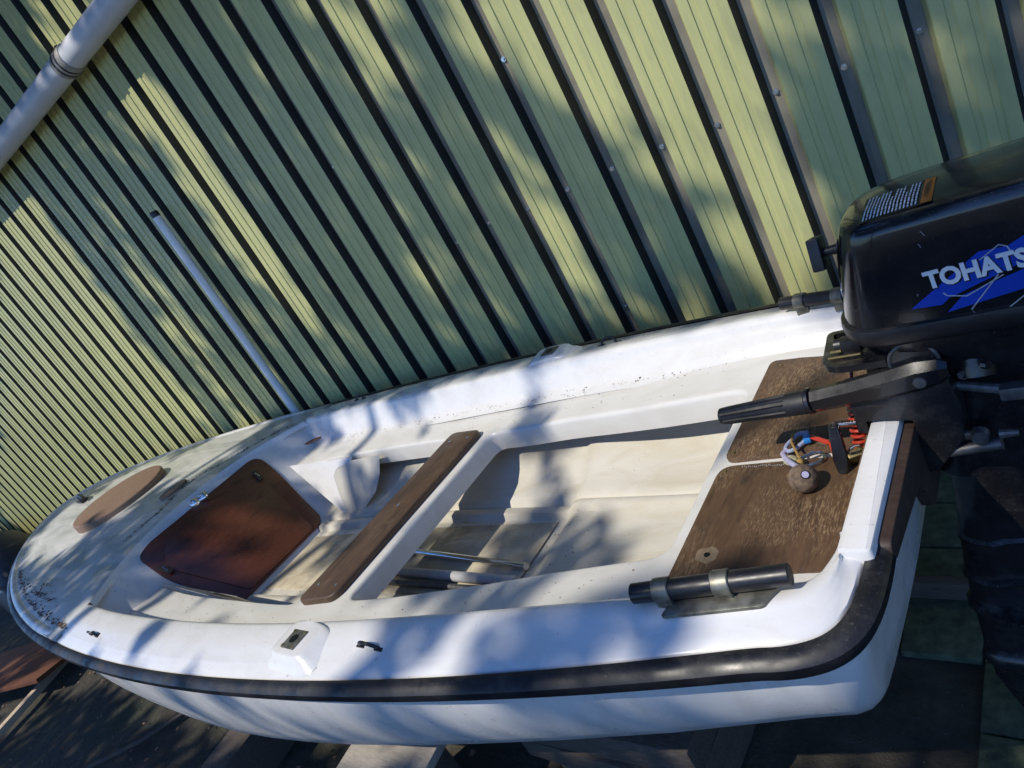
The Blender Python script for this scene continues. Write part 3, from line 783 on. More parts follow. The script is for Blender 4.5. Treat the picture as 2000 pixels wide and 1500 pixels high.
# oval step pad, small round deck plate, bow fairlead
def oval(cx, cy, rx, ry, z, h, tilt, n=48, bev=0.008):
    poly = [Vector((cx + rx * math.cos(2 * math.pi * k / n), cy + ry * math.sin(2 * math.pi * k / n), z)) for k in range(n)]
    V, F = slab(poly, (0, 0, 1), h, bev, 3)
    R_ = Matrix.Rotation(tilt, 3, 'Y')
    c = Vector((cx, cy, z)); return [c + R_ @ (v - c) for v in V], F
boat.part('oval_pad', oval(-4.50, 1.10, 0.285, 0.275, -0.828 + H, 0.056, math.radians(1.5), bev=0.012), 'teakdisc')
boat.part('pad_foot', oval(-4.50, 1.10, 0.262, 0.252, -0.845 + H, 0.030, math.radians(1.5), bev=0), 'deadleaf')
boat.part('deck_plate', oval(-3.82, 1.15, 0.062, 0.080, -0.830 + H, 0.026, 0.0, bev=0.004), 'discdark')
fl = Vector((-5.24, 1.10, -0.79 + H))
boat.part('bow_fairlead', join(box(fl, (0.12, 0.05, 0.012), bev=0.003), tube([fl + Vector((-0.15, 0.03, 0.0)), fl + Vector((-0.05, 0.01, 0.03)), fl + Vector((0.04, 0, 0.035)), fl + Vector((0.10, -0.01, 0.02))], 0.014, 10),
          box(fl + Vector((0.0, 0, 0.02)), (0.03, 0.03, 0.03), bev=0.004)), 'blackplastic')
# deck eyes: small black strap loops
def eye(x, b, z, s, sc_=1.0):
    c = Vector((x, TC + s * b, z + H)); pts = []
    for k in range(9):
        a = math.pi * k / 8
        pts.append(c + Vector((0.030 * sc_ * math.cos(a), 0.010 * s * math.sin(a), 0.024 * sc_ * math.sin(a))))
    return join(tube(pts, 0.0042 * sc_, 8), box(c + Vector((0.032 * sc_, 0, 0.001)), (0.026 * sc_, 0.016 * sc_, 0.006)), box(c + Vector((-0.032 * sc_, 0, 0.001)), (0.026 * sc_, 0.016 * sc_, 0.006)))
for s in (-1, 1):
    boat.part('deck_eye', eye(-1.282, 0.612, -0.798, s), 'blackplastic')
    boat.part('deck_eye', eye(-2.93, 0.745, -0.858, s, 1.0), 'blackplastic')

# grab rails on the stern quarters: flattened black tube through two metal clamps on a plate
for s in (-1, 1):
    def Q(x, b, z): return Vector((x, TC + s * b, z + H))
    a = Q(-0.650, 0.476, -0.727); b = Q(-0.408, 0.424, -0.722); d = (b - a)
    gr_ = boat.part('grab_rail', tube([a, a + d * 0.006, a + d * 0.5, b - d * 0.006, b], [0.014, 0.0165, 0.0165, 0.0165, 0.0145], 14, up=(0, 0, 1)), 'rubber', ang=45)
    for t in (0.215, 0.60):
        c0 = a + d * (t - 0.055); c1 = a + d * (t + 0.055)
        boat.part('clamp', join(tube([c0, c0 + (c1 - c0) * 0.06, c1 - (c1 - c0) * 0.06, c1], [0.0185, 0.0198, 0.0198, 0.0185], 16), box((c0 + c1) / 2 - Vector((0, 0, 0.020)), (0.030, 0.028, 0.030), bev=0.003)), 'tarnish', gr_)
    pv = [Q(-0.600, 0.499, -0.7525), Q(-0.442, 0.466, -0.7475), Q(-0.425, 0.424, -0.7415), Q(-0.583, 0.452, -0.7455)]
    if s > 0: pv = pv[::-1]
    boat.part('base_plate', slab(fillet2(pv, 0.008, 3), (0, s * 0.15, 1), 0.006, 0.0015), 'tarnish', gr_)

# dirt in the corner of the far bench and litter on the deck
rnd = random.Random(11); pcs = []
for k in range(150):
    x = rnd.uniform(-3.1, -0.75); ob, oz = interp(OTAB, x); bb = ob - abs(rnd.gauss(0, 0.018)) + 0.004
    sz = rnd.uniform(0.0008, 0.0024)
    pcs.append(box(P(x, min(bb, ob - 0.004), oz + 0.0035 + 0.35 * max(0, bb - ob + 0.012), 1), (sz * rnd.uniform(1, 3), sz, sz * 0.6), Matrix.Rotation(rnd.uniform(0, 3), 3, 'Z')))
for k in range(260):
    x = rnd.uniform(-3.2, -0.75); s = rnd.choice((-1, 1)); ib_, ob = interp(ITAB, x)[0], interp(OTAB, x)[0]; bb = rnd.uniform(ib_ + 0.02, ob)
    sz = rnd.uniform(0.0006, 0.0018); pcs.append(box(P(x, bb, zbench(x, bb) + 0.002, s), (sz * rnd.uniform(1, 2), sz, sz * 0.6), Matrix.Rotation(rnd.uniform(0, 3), 3, 'Z')))
for k in range(160):
    x = rnd.uniform(-3.0, -1.2); bb = rnd.uniform(0, 0.22); s = rnd.choice((-1, 1)); sz = rnd.uniform(0.0012, 0.003)
    pcs.append(box(P(x, bb, zfl(x) + 0.006, s), (sz * 1.6, sz, sz * 0.5), Matrix.Rotation(rnd.uniform(0, 3), 3, 'Z')))
boat.part('dirt_specks', join(*pcs), 'deadleaf', kind='stuff')
def flakes(n, f, size, seed):
    rnd = random.Random(seed); V, F = [], []
    for k in range(n):
        c = Vector(f(rnd)); a = rnd.uniform(0, 6.28); sz = rnd.uniform(*size)
        u = Vector((math.cos(a), math.sin(a), rnd.uniform(-0.4, 0.4))) * sz; v = Vector((-math.sin(a), math.cos(a), rnd.uniform(-0.5, 0.5))) * sz * rnd.uniform(0.35, 0.7)
        i = len(V); V += [c - u, c + v * 0.9, c + u, c - v + Vector((0, 0, sz * 0.3))]; F += [(i, i + 1, i + 2), (i, i + 2, i + 3)]
    return V, F
def bowlit(r):
    k = r.random() ** 1.5
    (x, b, z), s = bow_pt(-0.99 + 0.46 * r.random() ** 1.2)
    return (x + abs(r.gauss(0, 0.02)), TC - b + 0.05 + abs(r.gauss(0, 0.018)), z + H + 0.016 + r.uniform(0, 0.010))
def coam_dirt(r):
    v = r.uniform(-0.45, 0.92); w_ = 0.075 + abs(r.gauss(0, 0.012)) + 0.02 * math.sin(v * 9)
    (ax, ab, az), s = coaming_pt(v); (bx_, bb, bz), s = bow_pt(v)
    p = P(ax + (bx_ - ax) * w_, ab + (bb - ab) * w_, az + (bz + 0.012 - az) * w_ + 0.003, s); return (p.x, p.y, p.z)
boat_lit = single('leaf_litter', join(flakes(520, bowlit, (0.003, 0.010), 2), flakes(380, lambda r: coam_dirt(r), (0.002, 0.008), 6), flakes(70, lambda r: (lambda q: (q[0][0] + 0.04 + r.gauss(0, 0.03), TC - q[0][1] + 0.09 + abs(r.gauss(0, 0.03)), q[0][2] + H + 0.022 + r.uniform(0, 0.02)))(bow_pt(-0.80 + 0.04 * r.gauss(0, 1))), (0.005, 0.015), 4)),
       'deadleaf', 'brown leaf litter caught along the bow edge of the dinghy', 'litter', kind='stuff')
single('bark_strip', box((-3.27, 1.685, -0.957 + H), (0.16, 0.022, 0.010), Matrix.Rotation(0.45, 3, 'Z'), 0.003), 'terracotta', 'orange brown bark strip lying on the bench near the bulkhead', 'bark')

# loose tubes on the floor
fz = lambda x: zfl(x) + 0.007 + H
single('chrome_tube', tube([(-2.20, 1.137, fz(-2.2) + 0.012), (-1.43, 1.052, fz(-1.43) + 0.013)], 0.0115, 16), 'chrome', 'thin shiny chrome tube lying on the boat floor', 'tube')
single('grey_tube', tube([(-2.12, 1.02, fz(-2.12) + 0.019), (-1.42, 0.985, fz(-1.42) + 0.019)], 0.017, 16), 'greypvc', 'thicker dull grey tube lying on the boat floor', 'tube')
single('thin_rod', tube([(-2.06, 0.972, fz(-2.06) + 0.012), (-1.5, 0.958, fz(-1.5) + 0.012)], 0.010, 12), 'alu', 'thin pale rod beside the grey tube on the boat floor', 'rod')

# ------------------------------------------------------------------ outboard motor
TM = 1.13
mot = Root('outboard_motor', (-0.22, TM, 0.30), 'black outboard motor with blue flash lettering clamped on the transom', 'motor')
def MP(x, t, z): return Vector((x, t, z + H))
def cowl_ring(lf, w, z, back=0.05, fw=0.052, slope=0.0):
    half = [(lf, 0.0), (lf + 0.001, fw * 0.6), (lf + 0.006, fw), (lf + 0.016, fw + (w - fw) * 0.40), (lf + 0.030, fw + (w - fw) * 0.72), (lf + 0.048, fw + (w - fw) * 0.92), (lf + 0.075, w), (lf + 0.16, w), (lf + 0.25, w), (back - 0.10, w * 0.98), (back - 0.05, w * 0.9), (back - 0.015, w * 0.65), (back, w * 0.3)]
    pts = [(x, -b) for x, b in half] + [(x, b) for x, b in reversed(half[1:])]
    return [MP(x, TM + b, z + slope * (x + 0.30)) for x, b in pts]
rows = [cowl_ring(-0.3635, 0.1005, -0.560), cowl_ring(-0.362, 0.1010, -0.550), cowl_ring(-0.355, 0.1005, -0.52), cowl_ring(-0.345, 0.100, -0.47), cowl_ring(-0.335, 0.0985, -0.43), cowl_ring(-0.328, 0.0970, -0.406),
        cowl_ring(-0.323, 0.0950, -0.3965), cowl_ring(-0.316, 0.0910, -0.3905), cowl_ring(-0.300, 0.083, -0.3865, 0.045), cowl_ring(-0.265, 0.055, -0.3825, 0.03, 0.03), cowl_ring(-0.2, 0.018, -0.3805, -0.02, 0.01)]
V, F = grid(rows, closed_u=True); k = len(rows[0]); F.append(tuple(range(len(V) - k, len(V))))
cowl = mot.part('cowl', (V, F), 'cowl', ang=28)
rows = [cowl_ring(-0.360, 0.098, -0.553), cowl_ring(-0.369, 0.1060, -0.555), cowl_ring(-0.371, 0.1075, -0.562), cowl_ring(-0.370, 0.107, -0.578), cowl_ring(-0.364, 0.102, -0.587), cowl_ring(-0.33, 0.085, -0.592)]
mot.part('base_band', grid(rows, closed_u=True), 'blackplastic', ang=50)
rows = [cowl_ring(-0.345, 0.088, -0.588), cowl_ring(-0.335, 0.085, -0.61), cowl_ring(-0.315, 0.072, -0.64), cowl_ring(-0.30, 0.06, -0.67, 0.02)]
V, F = grid(rows, closed_u=True); F.append(tuple(range(len(V) - k, len(V))))
mot.part('lower_pan', (V, F), 'ironblack', ang=50)
# recess and badge on the front face, starter cord handle
mot.part('front_recess', slab(fillet2([MP(-0.334 - 0.001, 1.10, -0.425), MP(-0.334 - 0.001, 1.16, -0.425), MP(-0.350, 1.16, -0.492), MP(-0.350, 1.10, -0.492)], 0.012, 4), (-1, 0, 0.2), 0.002, 0), 'black_ink', cowl)
ring_ = [MP(-0.353 + 0.0 - 0.004, TM + 0.02 * math.cos(a), -0.520 + 0.014 * math.sin(a)) for a in [2 * math.pi * i / 20 for i in range(21)]]
mot.part('badge', tube(ring_, 0.0012, 6, cap=False), 'silver_ink', cowl)
sh = mot.part('starter_handle', join(box(MP(-0.378, 1.132, -0.447), (0.020, 0.040, 0.056), Matrix.Rotation(-0.25, 3, 'X'), 0.004)), 'blackplastic')
mot.part('handle_shaft', tube([MP(-0.372, 1.132, -0.447), MP(-0.350, 1.132, -0.447), MP(-0.335, 1.132, -0.448)], [0.0075, 0.0085, 0.012], 12), 'blackplastic', sh)

# printed decoration on the near face (a flat sheet a hair proud of the cowl)
def face_pt(x, z, lift=0.0):
    tab = [(-0.56, 0.1005), (-0.55, 0.1010), (-0.52, 0.1005), (-0.47, 0.100), (-0.43, 0.0985), (-0.404, 0.097)]
    return MP(x, TM - interp(tab, z)[0] - lift, z)
def decal(poly, lift):
    n = len(poly); return [face_pt(x, z, lift) for x, z in poly], [tuple(range(n))]
A_ = [(-0.2479, -0.5299), (-0.2077, -0.532), (-0.1971, -0.5231), (-0.1042, -0.4919), (-0.04, -0.470), (-0.033, -0.428), (-0.0973, -0.4545), (-0.1179, -0.4644), (-0.1496, -0.4628), (-0.1779, -0.4826)]
def tri_decal(poly, lift):
    r = geometry.delaunay_2d_cdt([Vector(p) for p in poly], [(i, (i + 1) % len(poly)) for i in range(len(poly))], [], 1, 1e-6)
    return [face_pt(p.x, p.y, lift) for p in r[0]], [tuple(f) for f in r[2]]
mot.part('blue_flash', tri_decal(A_, 0.0010), 'blue_ink', cowl)
mot.part('blue_flash', tri_decal([(-0.204, -0.5455), (-0.1114, -0.5309), (-0.05, -0.522), (-0.045, -0.488), (-0.1061, -0.502), (-0.1803, -0.523)], 0.0010), 'blue_ink', cowl)
for ln in ([(-0.2025, -0.5134), (-0.1987, -0.5191), (-0.1759, -0.5254), (-0.1287, -0.504)], [(-0.1345, -0.5022), (-0.175, -0.5478), (-0.1725, -0.5551), (-0.1361, -0.558), (-0.1133, -0.5415)], [(-0.1507, -0.4754), (-0.126, -0.4597), (-0.1179, -0.4644), (-0.1142, -0.4761)]):
    mot.part('silver_line', tube([face_pt(x, z, 0.0014) for x, z in ln], 0.0009, 6), 'silver_ink', cowl)
def text_mesh(name, s, size, mat, mtx, parent, off=0.0, ext=0.0005, sx=1.0):
    cu = bpy.data.curves.new(name, 'FONT'); cu.body = s; cu.size = size; cu.offset = off; cu.extrude = ext; cu.resolution_u = 3
    to = bpy.data.objects.new(name, cu); C.objects.link(to)
    dg = bpy.context.evaluated_depsgraph_get(); me_ = bpy.data.meshes.new_from_object(to.evaluated_get(dg))
    bpy.data.objects.remove(to)
    me_.transform(Matrix.Diagonal((sx, 1, 1, 1))); me_.transform(mtx); me_.transform(Matrix.Translation(-mot.loc))
    me_.materials.clear(); me_.materials.append(M[mat])
    o = bpy.data.objects.new(name, me_); C.objects.link(o); o.parent = parent; return o
p0 = face_pt(-0.2195, -0.5015, 0.0022); dirx = Vector((1, 0, 0.035)).normalized(); nrm = Vector((0, -1, 0.02)).normalized(); diry = nrm.cross(dirx)
mt4 = Matrix((dirx, diry, nrm)).transposed().to_4x4(); mt4.translation = p0
mts = mt4.copy(); mts.translation = p0 + Vector((0.0012, 0.0006, -0.0014))
text_mesh('lettering_shadow', 'TOHATSU', 0.0365, 'black_ink', mts, cowl, 0.0021, 0.0003, 0.86)
text_mesh('lettering', 'TOHATSU', 0.0365, 'white_ink', mt4, cowl, 0.0015, 0.0005, 0.86)
rnd = random.Random(8)
for k_ in range(4):
    x = rnd.uniform(-0.25, -0.07); z = rnd.uniform(-0.545, -0.41); a = rnd.uniform(-1.2, 1.2); l_ = rnd.uniform(0.003, 0.009)
    mot.part('scratch', tube([face_pt(x + l_ * t * math.cos(a), z + l_ * t * math.sin(a) + 0.002 * math.sin(4 * t), 0.0002) for t in (0, 0.35, 0.7, 1)], 0.00035, 5), 'greypvc', cowl)
# warning label on top: orange band and rows of fine print
def top_pt(x, t): return MP(x, t, interp([(-0.30, -0.3862), (-0.265, -0.3826), (-0.2, -0.3806), (-0.1, -0.3806)], x)[0] - 0.13 * max(0, abs(t - TM) - 0.045) + 0.0014)
def tquad(x0, x1, t0, t1, dz=0.0):
    return [top_pt(x0, t0) + Vector((0, 0, dz)), top_pt(x1, t0) + Vector((0, 0, dz)), top_pt(x1, t1) + Vector((0, 0, dz)), top_pt(x0, t1) + Vector((0, 0, dz))], [(0, 1, 2, 3)]
lab = mot.part('warning_label', tquad(-0.285, -0.188, 1.052, 1.138), 'black_ink', cowl)
mot.part('orange_band', tquad(-0.203, -0.189, 1.054, 1.136, 0.0004), 'orange_ink', cowl)
rnd = random.Random(2); q = []
for i in range(15):
    x = -0.280 + i * 0.0050; t = 1.056; end = 1.134 - (rnd.random() * 0.03 if i % 4 == 3 else 0.0)
    while t < end:
        l_ = rnd.uniform(0.004, 0.013); q.append(tquad(x, x + 0.0021, t, min(t + l_, end), 0.0005)); t += l_ + 0.0018
mot.part('fine_print', join(*q), 'white_ink', cowl)
text_mesh('label_heading', '! WARNING !', 0.011, 'black_ink', (lambda c, a, b: (lambda m_: m_)(Matrix(((a.x, b.x, 0, c.x), (a.y, b.y, 0, c.y), (a.z, b.z, 1, c.z), (0, 0, 0, 1)))))(top_pt(-0.200, 1.128) + Vector((0, 0, 0.0008)), Vector((0, -1, 0)), Vector((1, 0, 0.05))), cowl, 0.0002, 0.0001)

# tiller: pivot boss, arm, fluted grip
boss = mot.part('tiller_pivot', join(tube([MP(-0.272, 1.10, -0.632), MP(-0.272, 1.052, -0.632), MP(-0.272, 1.048, -0.632)], [0.036, 0.036, 0.033], 26)), 'ironblack')
rg = [MP(-0.272 + 0.0345 * math.cos(a), 1.048, -0.632 + 0.0345 * math.sin(a)) for a in [math.radians(-10 + 10 * i) for i in range(21)]]
mot.part('worn_ring', tube(rg, 0.0032, 8), 'alu', boss)
def barm(path, sizes, bev=0.35):
    rows = []
    for (x, t, z), (w_, h_) in zip(path, sizes):
        c = bev * min(w_, h_)
        rows.append([MP(x, t + a, z + b) for a, b in ((-w_ / 2 + c, -h_ / 2), (w_ / 2 - c, -h_ / 2), (w_ / 2, -h_ / 2 + c), (w_ / 2, h_ / 2 - c), (w_ / 2 - c, h_ / 2), (-w_ / 2 + c, h_ / 2), (-w_ / 2, h_ / 2 - c), (-w_ / 2, -h_ / 2 + c))])
    V, F = grid(rows, closed_u=True); F.append(tuple(range(8))); F.append(tuple(range(len(V) - 8, len(V)))); return V, F
TT = 1.045
arm = mot.part('tiller_arm', barm([(-0.228, TT, -0.650), (-0.240, TT, -0.651), (-0.272, TT, -0.655), (-0.31, TT, -0.662), (-0.38, TT, -0.672), (-0.442, TT, -0.679), (-0.446, TT, -0.6795)],
      [(0.020, 0.026), (0.034, 0.044), (0.038, 0.054), (0.038, 0.052), (0.036, 0.046), (0.035, 0.043), (0.028, 0.036)]), 'arm', ang=25)
mot.part('arm_bolt', tube([MP(-0.268, 1.030, -0.658), MP(-0.268, 1.0235, -0.658)], [0.0105, 0.0095], 16), 'alu', arm)
mot.part('grip_collar', tube([MP(-0.444, TT, -0.679), MP(-0.449, TT, -0.6795), MP(-0.452, TT, -0.680)], [0.023, 0.0245, 0.021], 20), 'ironblack', arm)
def grip():
    rows = []; n = 48
    a, b = MP(-0.450, TT, -0.680), MP(-0.622, TT, -0.690); d = (b - a); t_ = d.normalized(); u = Vector((0, 0, 1)); u = (u - t_ * u.dot(t_)).normalized(); s_ = t_.cross(u)
    for f, r, fl_ in ((0, 0.021, 0), (0.02, 0.0218, 0), (0.22, 0.0215, 0), (0.225, 0.0213, 1), (0.5, 0.0198, 1), (0.9, 0.0175, 1), (0.955, 0.0168, 1), (0.96, 0.0168, 0), (0.99, 0.0160, 0), (1.0, 0.0135, 0)):
        row = []
        for k_ in range(n):
            a_ = 2 * math.pi * k_ / n; rr = r * (0.90 if (fl_ and k_ % 4 == 0) else 1.0); row.append(a + d * f + (u * math.cos(a_) + s_ * math.sin(a_)) * rr)
        rows.append(row)
    V, F = grid(rows, closed_u=True); F.append(tuple(range(len(V) - n, len(V)))); return V, F
mot.part('tiller_grip', grip(), 'rubber', arm, ang=25)

# front carrying plate with cut-out, stop switch
fp = []
op = fillet2([MP(-0.425, 1.175, -0.632), MP(-0.412, 1.060, -0.632), MP(-0.385, 1.045, -0.632), MP(-0.31, 1.045, -0.632), MP(-0.31, 1.175, -0.632)], [0.015, 0.02, 0.02, 0, 0], 4)
hp = [p.lerp(Vector((-0.372, 1.135, p.z)), 0.0) for p in op]
inn = fillet2([MP(-0.412, 1.165, -0.632), MP(-0.405, 1.125, -0.632), MP(-0.335, 1.125, -0.632), MP(-0.335, 1.165, -0.632)], 0.006, 3)
def ring_plate(outer, inner, h):
    oc = [Vector((p.x, p.y)) for p in outer]; ic = [Vector((p.x, p.y)) for p in inner]; n1, n2 = len(oc), len(ic)
    r = geometry.delaunay_2d_cdt(oc + ic, [(i, (i + 1) % n1) for i in range(n1)] + [(n1 + i, n1 + (i + 1) % n2) for i in range(n2)], [], 0, 1e-7)
    o3 = [Vector((p.x, p.y, 0)) for p in outer]; i3 = [Vector((p.x, p.y, 0)) for p in inner]; z = outer[0].z
    fs = [tuple(f) for f in r[2] if pip(*[sum(r[0][i][j] for i in f) / 3 for j in (0, 1)], o3) and not pip(*[sum(r[0][i][j] for i in f) / 3 for j in (0, 1)], i3)]
    top = ([Vector((p.x, p.y, z + h)) for p in r[0]], fs)
    w1 = grid([outer, [p + Vector((0, 0, h)) for p in outer]], closed_u=True); w2 = grid([inner, [p + Vector((0, 0, h)) for p in inner]], closed_u=True)
    return join(top, ([Vector((p.x, p.y, z)) for p in r[0]], [tuple(reversed(f)) for f in fs]), w1, w2)
plate = mot.part('front_plate', ring_plate(op, inn, 0.012), 'ironblack')
mot.part('stop_switch', join(box(MP(-0.368, 1.096, -0.608), (0.030, 0.026, 0.026), Matrix.Rotation(0.15, 3, 'Z'), 0.005), tube([MP(-0.392, 1.096, -0.606), MP(-0.372, 1.096, -0.606)], 0.011, 14), box(MP(-0.34, 1.10, -0.60), (0.03, 0.016, 0.03), bev=0.003)), 'blackplastic', plate)
mot.part('choke_knob', join(ball(MP(-0.372, 1.150, -0.588), 0.011, 12, 8, (0.8, 0.8, 1.3)),), 'lilac', plate)
mot.part('pin', join(tube([MP(-0.40, 1.085, -0.612), MP(-0.382, 1.085, -0.612)], 0.0025, 8), tube([MP(-0.402, 1.072, -0.616), MP(-0.35, 1.072, -0.616)], 0.0022, 8)), 'brass', plate)

# clamp bracket over the transom with its screw
for t, nm in ((1.055, 'near'), (1.195, 'far')):
    pl_ = [(-0.385, -0.690), (-0.350, -0.668), (-0.235, -0.655), (-0.225, -0.72), (-0.236, -0.785), (-0.285, -0.845), (-0.296, -0.845), (-0.296, -0.735), (-0.345, -0.728), (-0.372, -0.728), (-0.372, -0.755), (-0.388, -0.755)]
    mot.part('clamp_bracket', slab([MP(x, t + 0.016, z) for x, z in pl_], (0, -1, 0), 0.032, 0.003), 'ironblack')
    sc_ = mot.part('clamp_screw', tube([MP(-0.372, t, -0.742)] + [MP(-0.372 - 0.0012 * i, t, -0.742) for i in range(1, 46)], [0.0058 + (0.0010 if i % 2 else 0) for i in range(46)], 12), 'steel')
    mot.part('screw_handle', slab(fillet2([MP(-0.432, t - 0.010, -0.730), MP(-0.416, t - 0.010, -0.730), MP(-0.412, t - 0.030, -0.79), MP(-0.418, t - 0.036, -0.815), MP(-0.434, t - 0.036, -0.815), MP(-0.438, t - 0.028, -0.79)], 0.006, 3), (0, -1, -0.3), 0.012, 0.002), 'ironblack', sc_)
mot.part('swivel_block', join(tube([MP(-0.255, TM, -0.60), MP(-0.250, TM, -0.70), MP(-0.255, TM, -0.80), MP(-0.265, TM, -0.90)], [0.055, 0.05, 0.048, 0.045], 22), box(MP(-0.275, TM, -0.70), (0.07, 0.13, 0.06), bev=0.01)), 'ironblack', ang=45)
mot.part('cable_boss', join(tube([MP(-0.20, TM - 0.04, -0.66), MP(-0.20, TM - 0.055, -0.69)], [0.03, 0.026], 16), tube([MP(-0.185, 1.05, -0.655), MP(-0.178, 1.046, -0.655)], 0.007, 8)), 'ironblack')
mot.part('bolt', tube([MP(-0.215, 1.072, -0.675), MP(-0.215, 1.058, -0.676)], 0.009, 6), 'alu')
mot.part('tilt_lever', join(box(MP(-0.238, 1.048, -0.782), (0.062, 0.010, 0.014), Matrix.Rotation(0.15, 3, 'Y'), 0.004), tube([MP(-0.215, 1.054, -0.785), MP(-0.215, 1.038, -0.785)], [0.013, 0.012], 16), tube([MP(-0.265, 1.05, -0.815), MP(-0.19, 1.05, -0.805)], 0.010, 12), tube([MP(-0.19, 1.05, -0.787), MP(-0.165, 1.05, -0.787)], [0.008, 0.005], 10)), 'alu')
mot.part('shift_lever', join(box(MP(-0.145, 1.055, -0.712), (0.06, 0.022, 0.022), bev=0.003), tube([MP(-0.23, 1.07, -0.70), MP(-0.165, 1.057, -0.71)], 0.008, 10)), 'alu')
# leg, ventilation plates, gearcase, skeg, propeller
def leg_sec(z, lead, chord, th):
    n = 20; return [MP(lead + chord * (0.5 - 0.5 * math.cos(2 * math.pi * i / n)), TM + th / 2 * math.sin(2 * math.pi * i / n) * (1.0 if math.cos(2 * math.pi * i / n) > 0 else 0.75), z) for i in range(n)]
secs = [(-0.64, -0.27, 0.16, 0.11), (-0.78, -0.272, 0.165, 0.10), (-0.86, -0.285, 0.17, 0.095), (-0.92, -0.292, 0.165, 0.085), (-1.02, -0.305, 0.15, 0.075), (-1.06, -0.312, 0.15, 0.078), (-1.065, -0.318, 0.175, 0.095), (-1.072, -0.318, 0.175, 0.095), (-1.08, -0.314, 0.15, 0.076), (-1.16, -0.324, 0.145, 0.075),
        (-1.165, -0.330, 0.18, 0.105), (-1.172, -0.330, 0.18, 0.105), (-1.18, -0.325, 0.145, 0.072), (-1.235, -0.330, 0.14, 0.07), (-1.24, -0.338, 0.24, 0.15), (-1.25, -0.338, 0.24, 0.15), (-1.26, -0.33, 0.14, 0.06), (-1.36, -0.335, 0.13, 0.05), (-1.48, -0.335, 0.11, 0.018), (-1.60, -0.30, 0.07, 0.010)]
V, F = grid([leg_sec(*s_) for s_ in secs], closed_u=True); F.append(tuple(range(20))); F.append(tuple(range(len(V) - 20, len(V))))
leg = mot.part('leg', (V, F), 'ironblack', ang=40)
mot.part('gearcase', tube([MP(-0.345, TM, -1.41), MP(-0.335, TM, -1.41), MP(-0.31, TM, -1.41), MP(-0.25, TM, -1.41), MP(-0.17, TM, -1.41), MP(-0.15, TM, -1.41)], [0.006, 0.022, 0.036, 0.038, 0.034, 0.028], 18), 'ironblack', leg)
pr_ = mot.part('propeller', tube([MP(-0.148, TM, -1.41), MP(-0.10, TM, -1.41), MP(-0.085, TM, -1.41)], [0.027, 0.024, 0.010], 14), 'ironblack')
for k_ in range(3):
    a = 2 * math.pi * k_ / 3 + 0.4; e = Vector((0, math.cos(a), math.sin(a))); g = Vector((0, -math.sin(a), math.cos(a))); c = MP(-0.122, TM, -1.41)
    poly = [(0.020, -0.012), (0.05, -0.030), (0.085, -0.030), (0.098, -0.005), (0.085, 0.024), (0.05, 0.026), (0.020, 0.010)]
    mot.part('blade', slab([c + e * r + g * s_ + Vector((s_ * 0.7, 0, 0)) for r, s_ in poly], (1, 0, 0), 0.004, 0), 'alu', pr_)

# ------------------------------------------------------------------ things on the stern seat
ZS = zs_ + 0.0115
def helix(a, b, r, turns, n=14):
    a, b = Vector(a), Vector(b); d = (b - a); t = d.normalized(); u = t.cross(Vector((1, 0, 0))).normalized(); v = t.cross(u)
    return [a + d * (i / (turns * n)) + (u * math.cos(2 * math.pi * i / n) + v * math.sin(2 * math.pi * i / n)) * r for i in range(turns * n + 1)]
hx = helix((-0.385, 1.082, -0.700 + H), (-0.398, 1.046, -0.812 + H), 0.0135, 11)
kc = [Vector((-0.380, 1.10, -0.628 + H)), Vector((-0.382, 1.095, -0.66 + H))] + hx + [Vector((-0.425, 1.05, ZS + 0.004)), Vector((-0.442, 1.070, ZS + 0.004)), Vector((-0.450, 1.058, ZS + 0.006)), Vector((-0.462, 1.090, ZS + 0.012)), Vector((-0.475, 1.098, ZS + 0.010)), Vector((-0.500, 1.112, ZS + 0.014))]
single('kill_cord', join(tube(kc, 0.0030, 8), tube([kc[-2] + Vector((0.01, -0.004, 0)), kc[-1]], 0.0048, 8)), 'red', 'coiled red safety cord hanging from the outboard to the seat', 'cord')
# brass padlock hanging on the clamp handle
pdl = Root('padlock', (-0.41, 1.03, ZS), 'brass padlock hanging from the clamp handle over the seat', 'padlock')
pR = Matrix.Rotation(0.5, 3, 'Z') @ Matrix.Rotation(0.55, 3, 'X')
pc = Vector((-0.404, 1.036, ZS + 0.020))
pdl.part('body', box(pc, (0.030, 0.016, 0.034), pR, 0.003), 'brass')
pdl.part('shackle', tube([pc + pR @ Vector((-0.010, 0, 0.015)), pc + pR @ Vector((-0.010, 0, 0.030)), pc + pR @ Vector((-0.006, 0, 0.040)), pc + pR @ Vector((0.0, 0, 0.043)), pc + pR @ Vector((0.006, 0, 0.040)), pc + pR @ Vector((0.010, 0, 0.030)), pc + pR @ Vector((0.010, 0, 0.015))], 0.0028, 8), 'steel')
# cork float key ring
kr = Root('cork_key_float', (-0.482, 0.975, ZS), 'round cork float on a lilac cord lying on the seat panel', 'key float')
cc = Vector((-0.482, 0.974, ZS + 0.025))
cb = kr.part('cork_ball', ball(cc, 0.0265, 24, 14, (1, 1, 0.97)), 'cork')
ax = (Vector((0, 0, H)) - cc).normalized(); ax = (ax + Vector((0.10, 0.25, 0.1))).normalized()
kr.part('cord_end', tube([cc + ax * 0.020, cc + ax * 0.0272], 0.0062, 12), 'lilac', cb)
kr.part('cord_hole', tube([cc + ax * 0.020, cc + ax * 0.0266], 0.0078, 12), 'black_ink', cb)
kr.part('cord', tube([cc + Vector((-0.010, 0.018, 0.012)), Vector((-0.515, 1.020, ZS + 0.026)), Vector((-0.535, 1.048, ZS + 0.016)), Vector((-0.548, 1.070, ZS + 0.010)), Vector((-0.543, 1.082, ZS + 0.010))], 0.0052, 10), 'lilac')
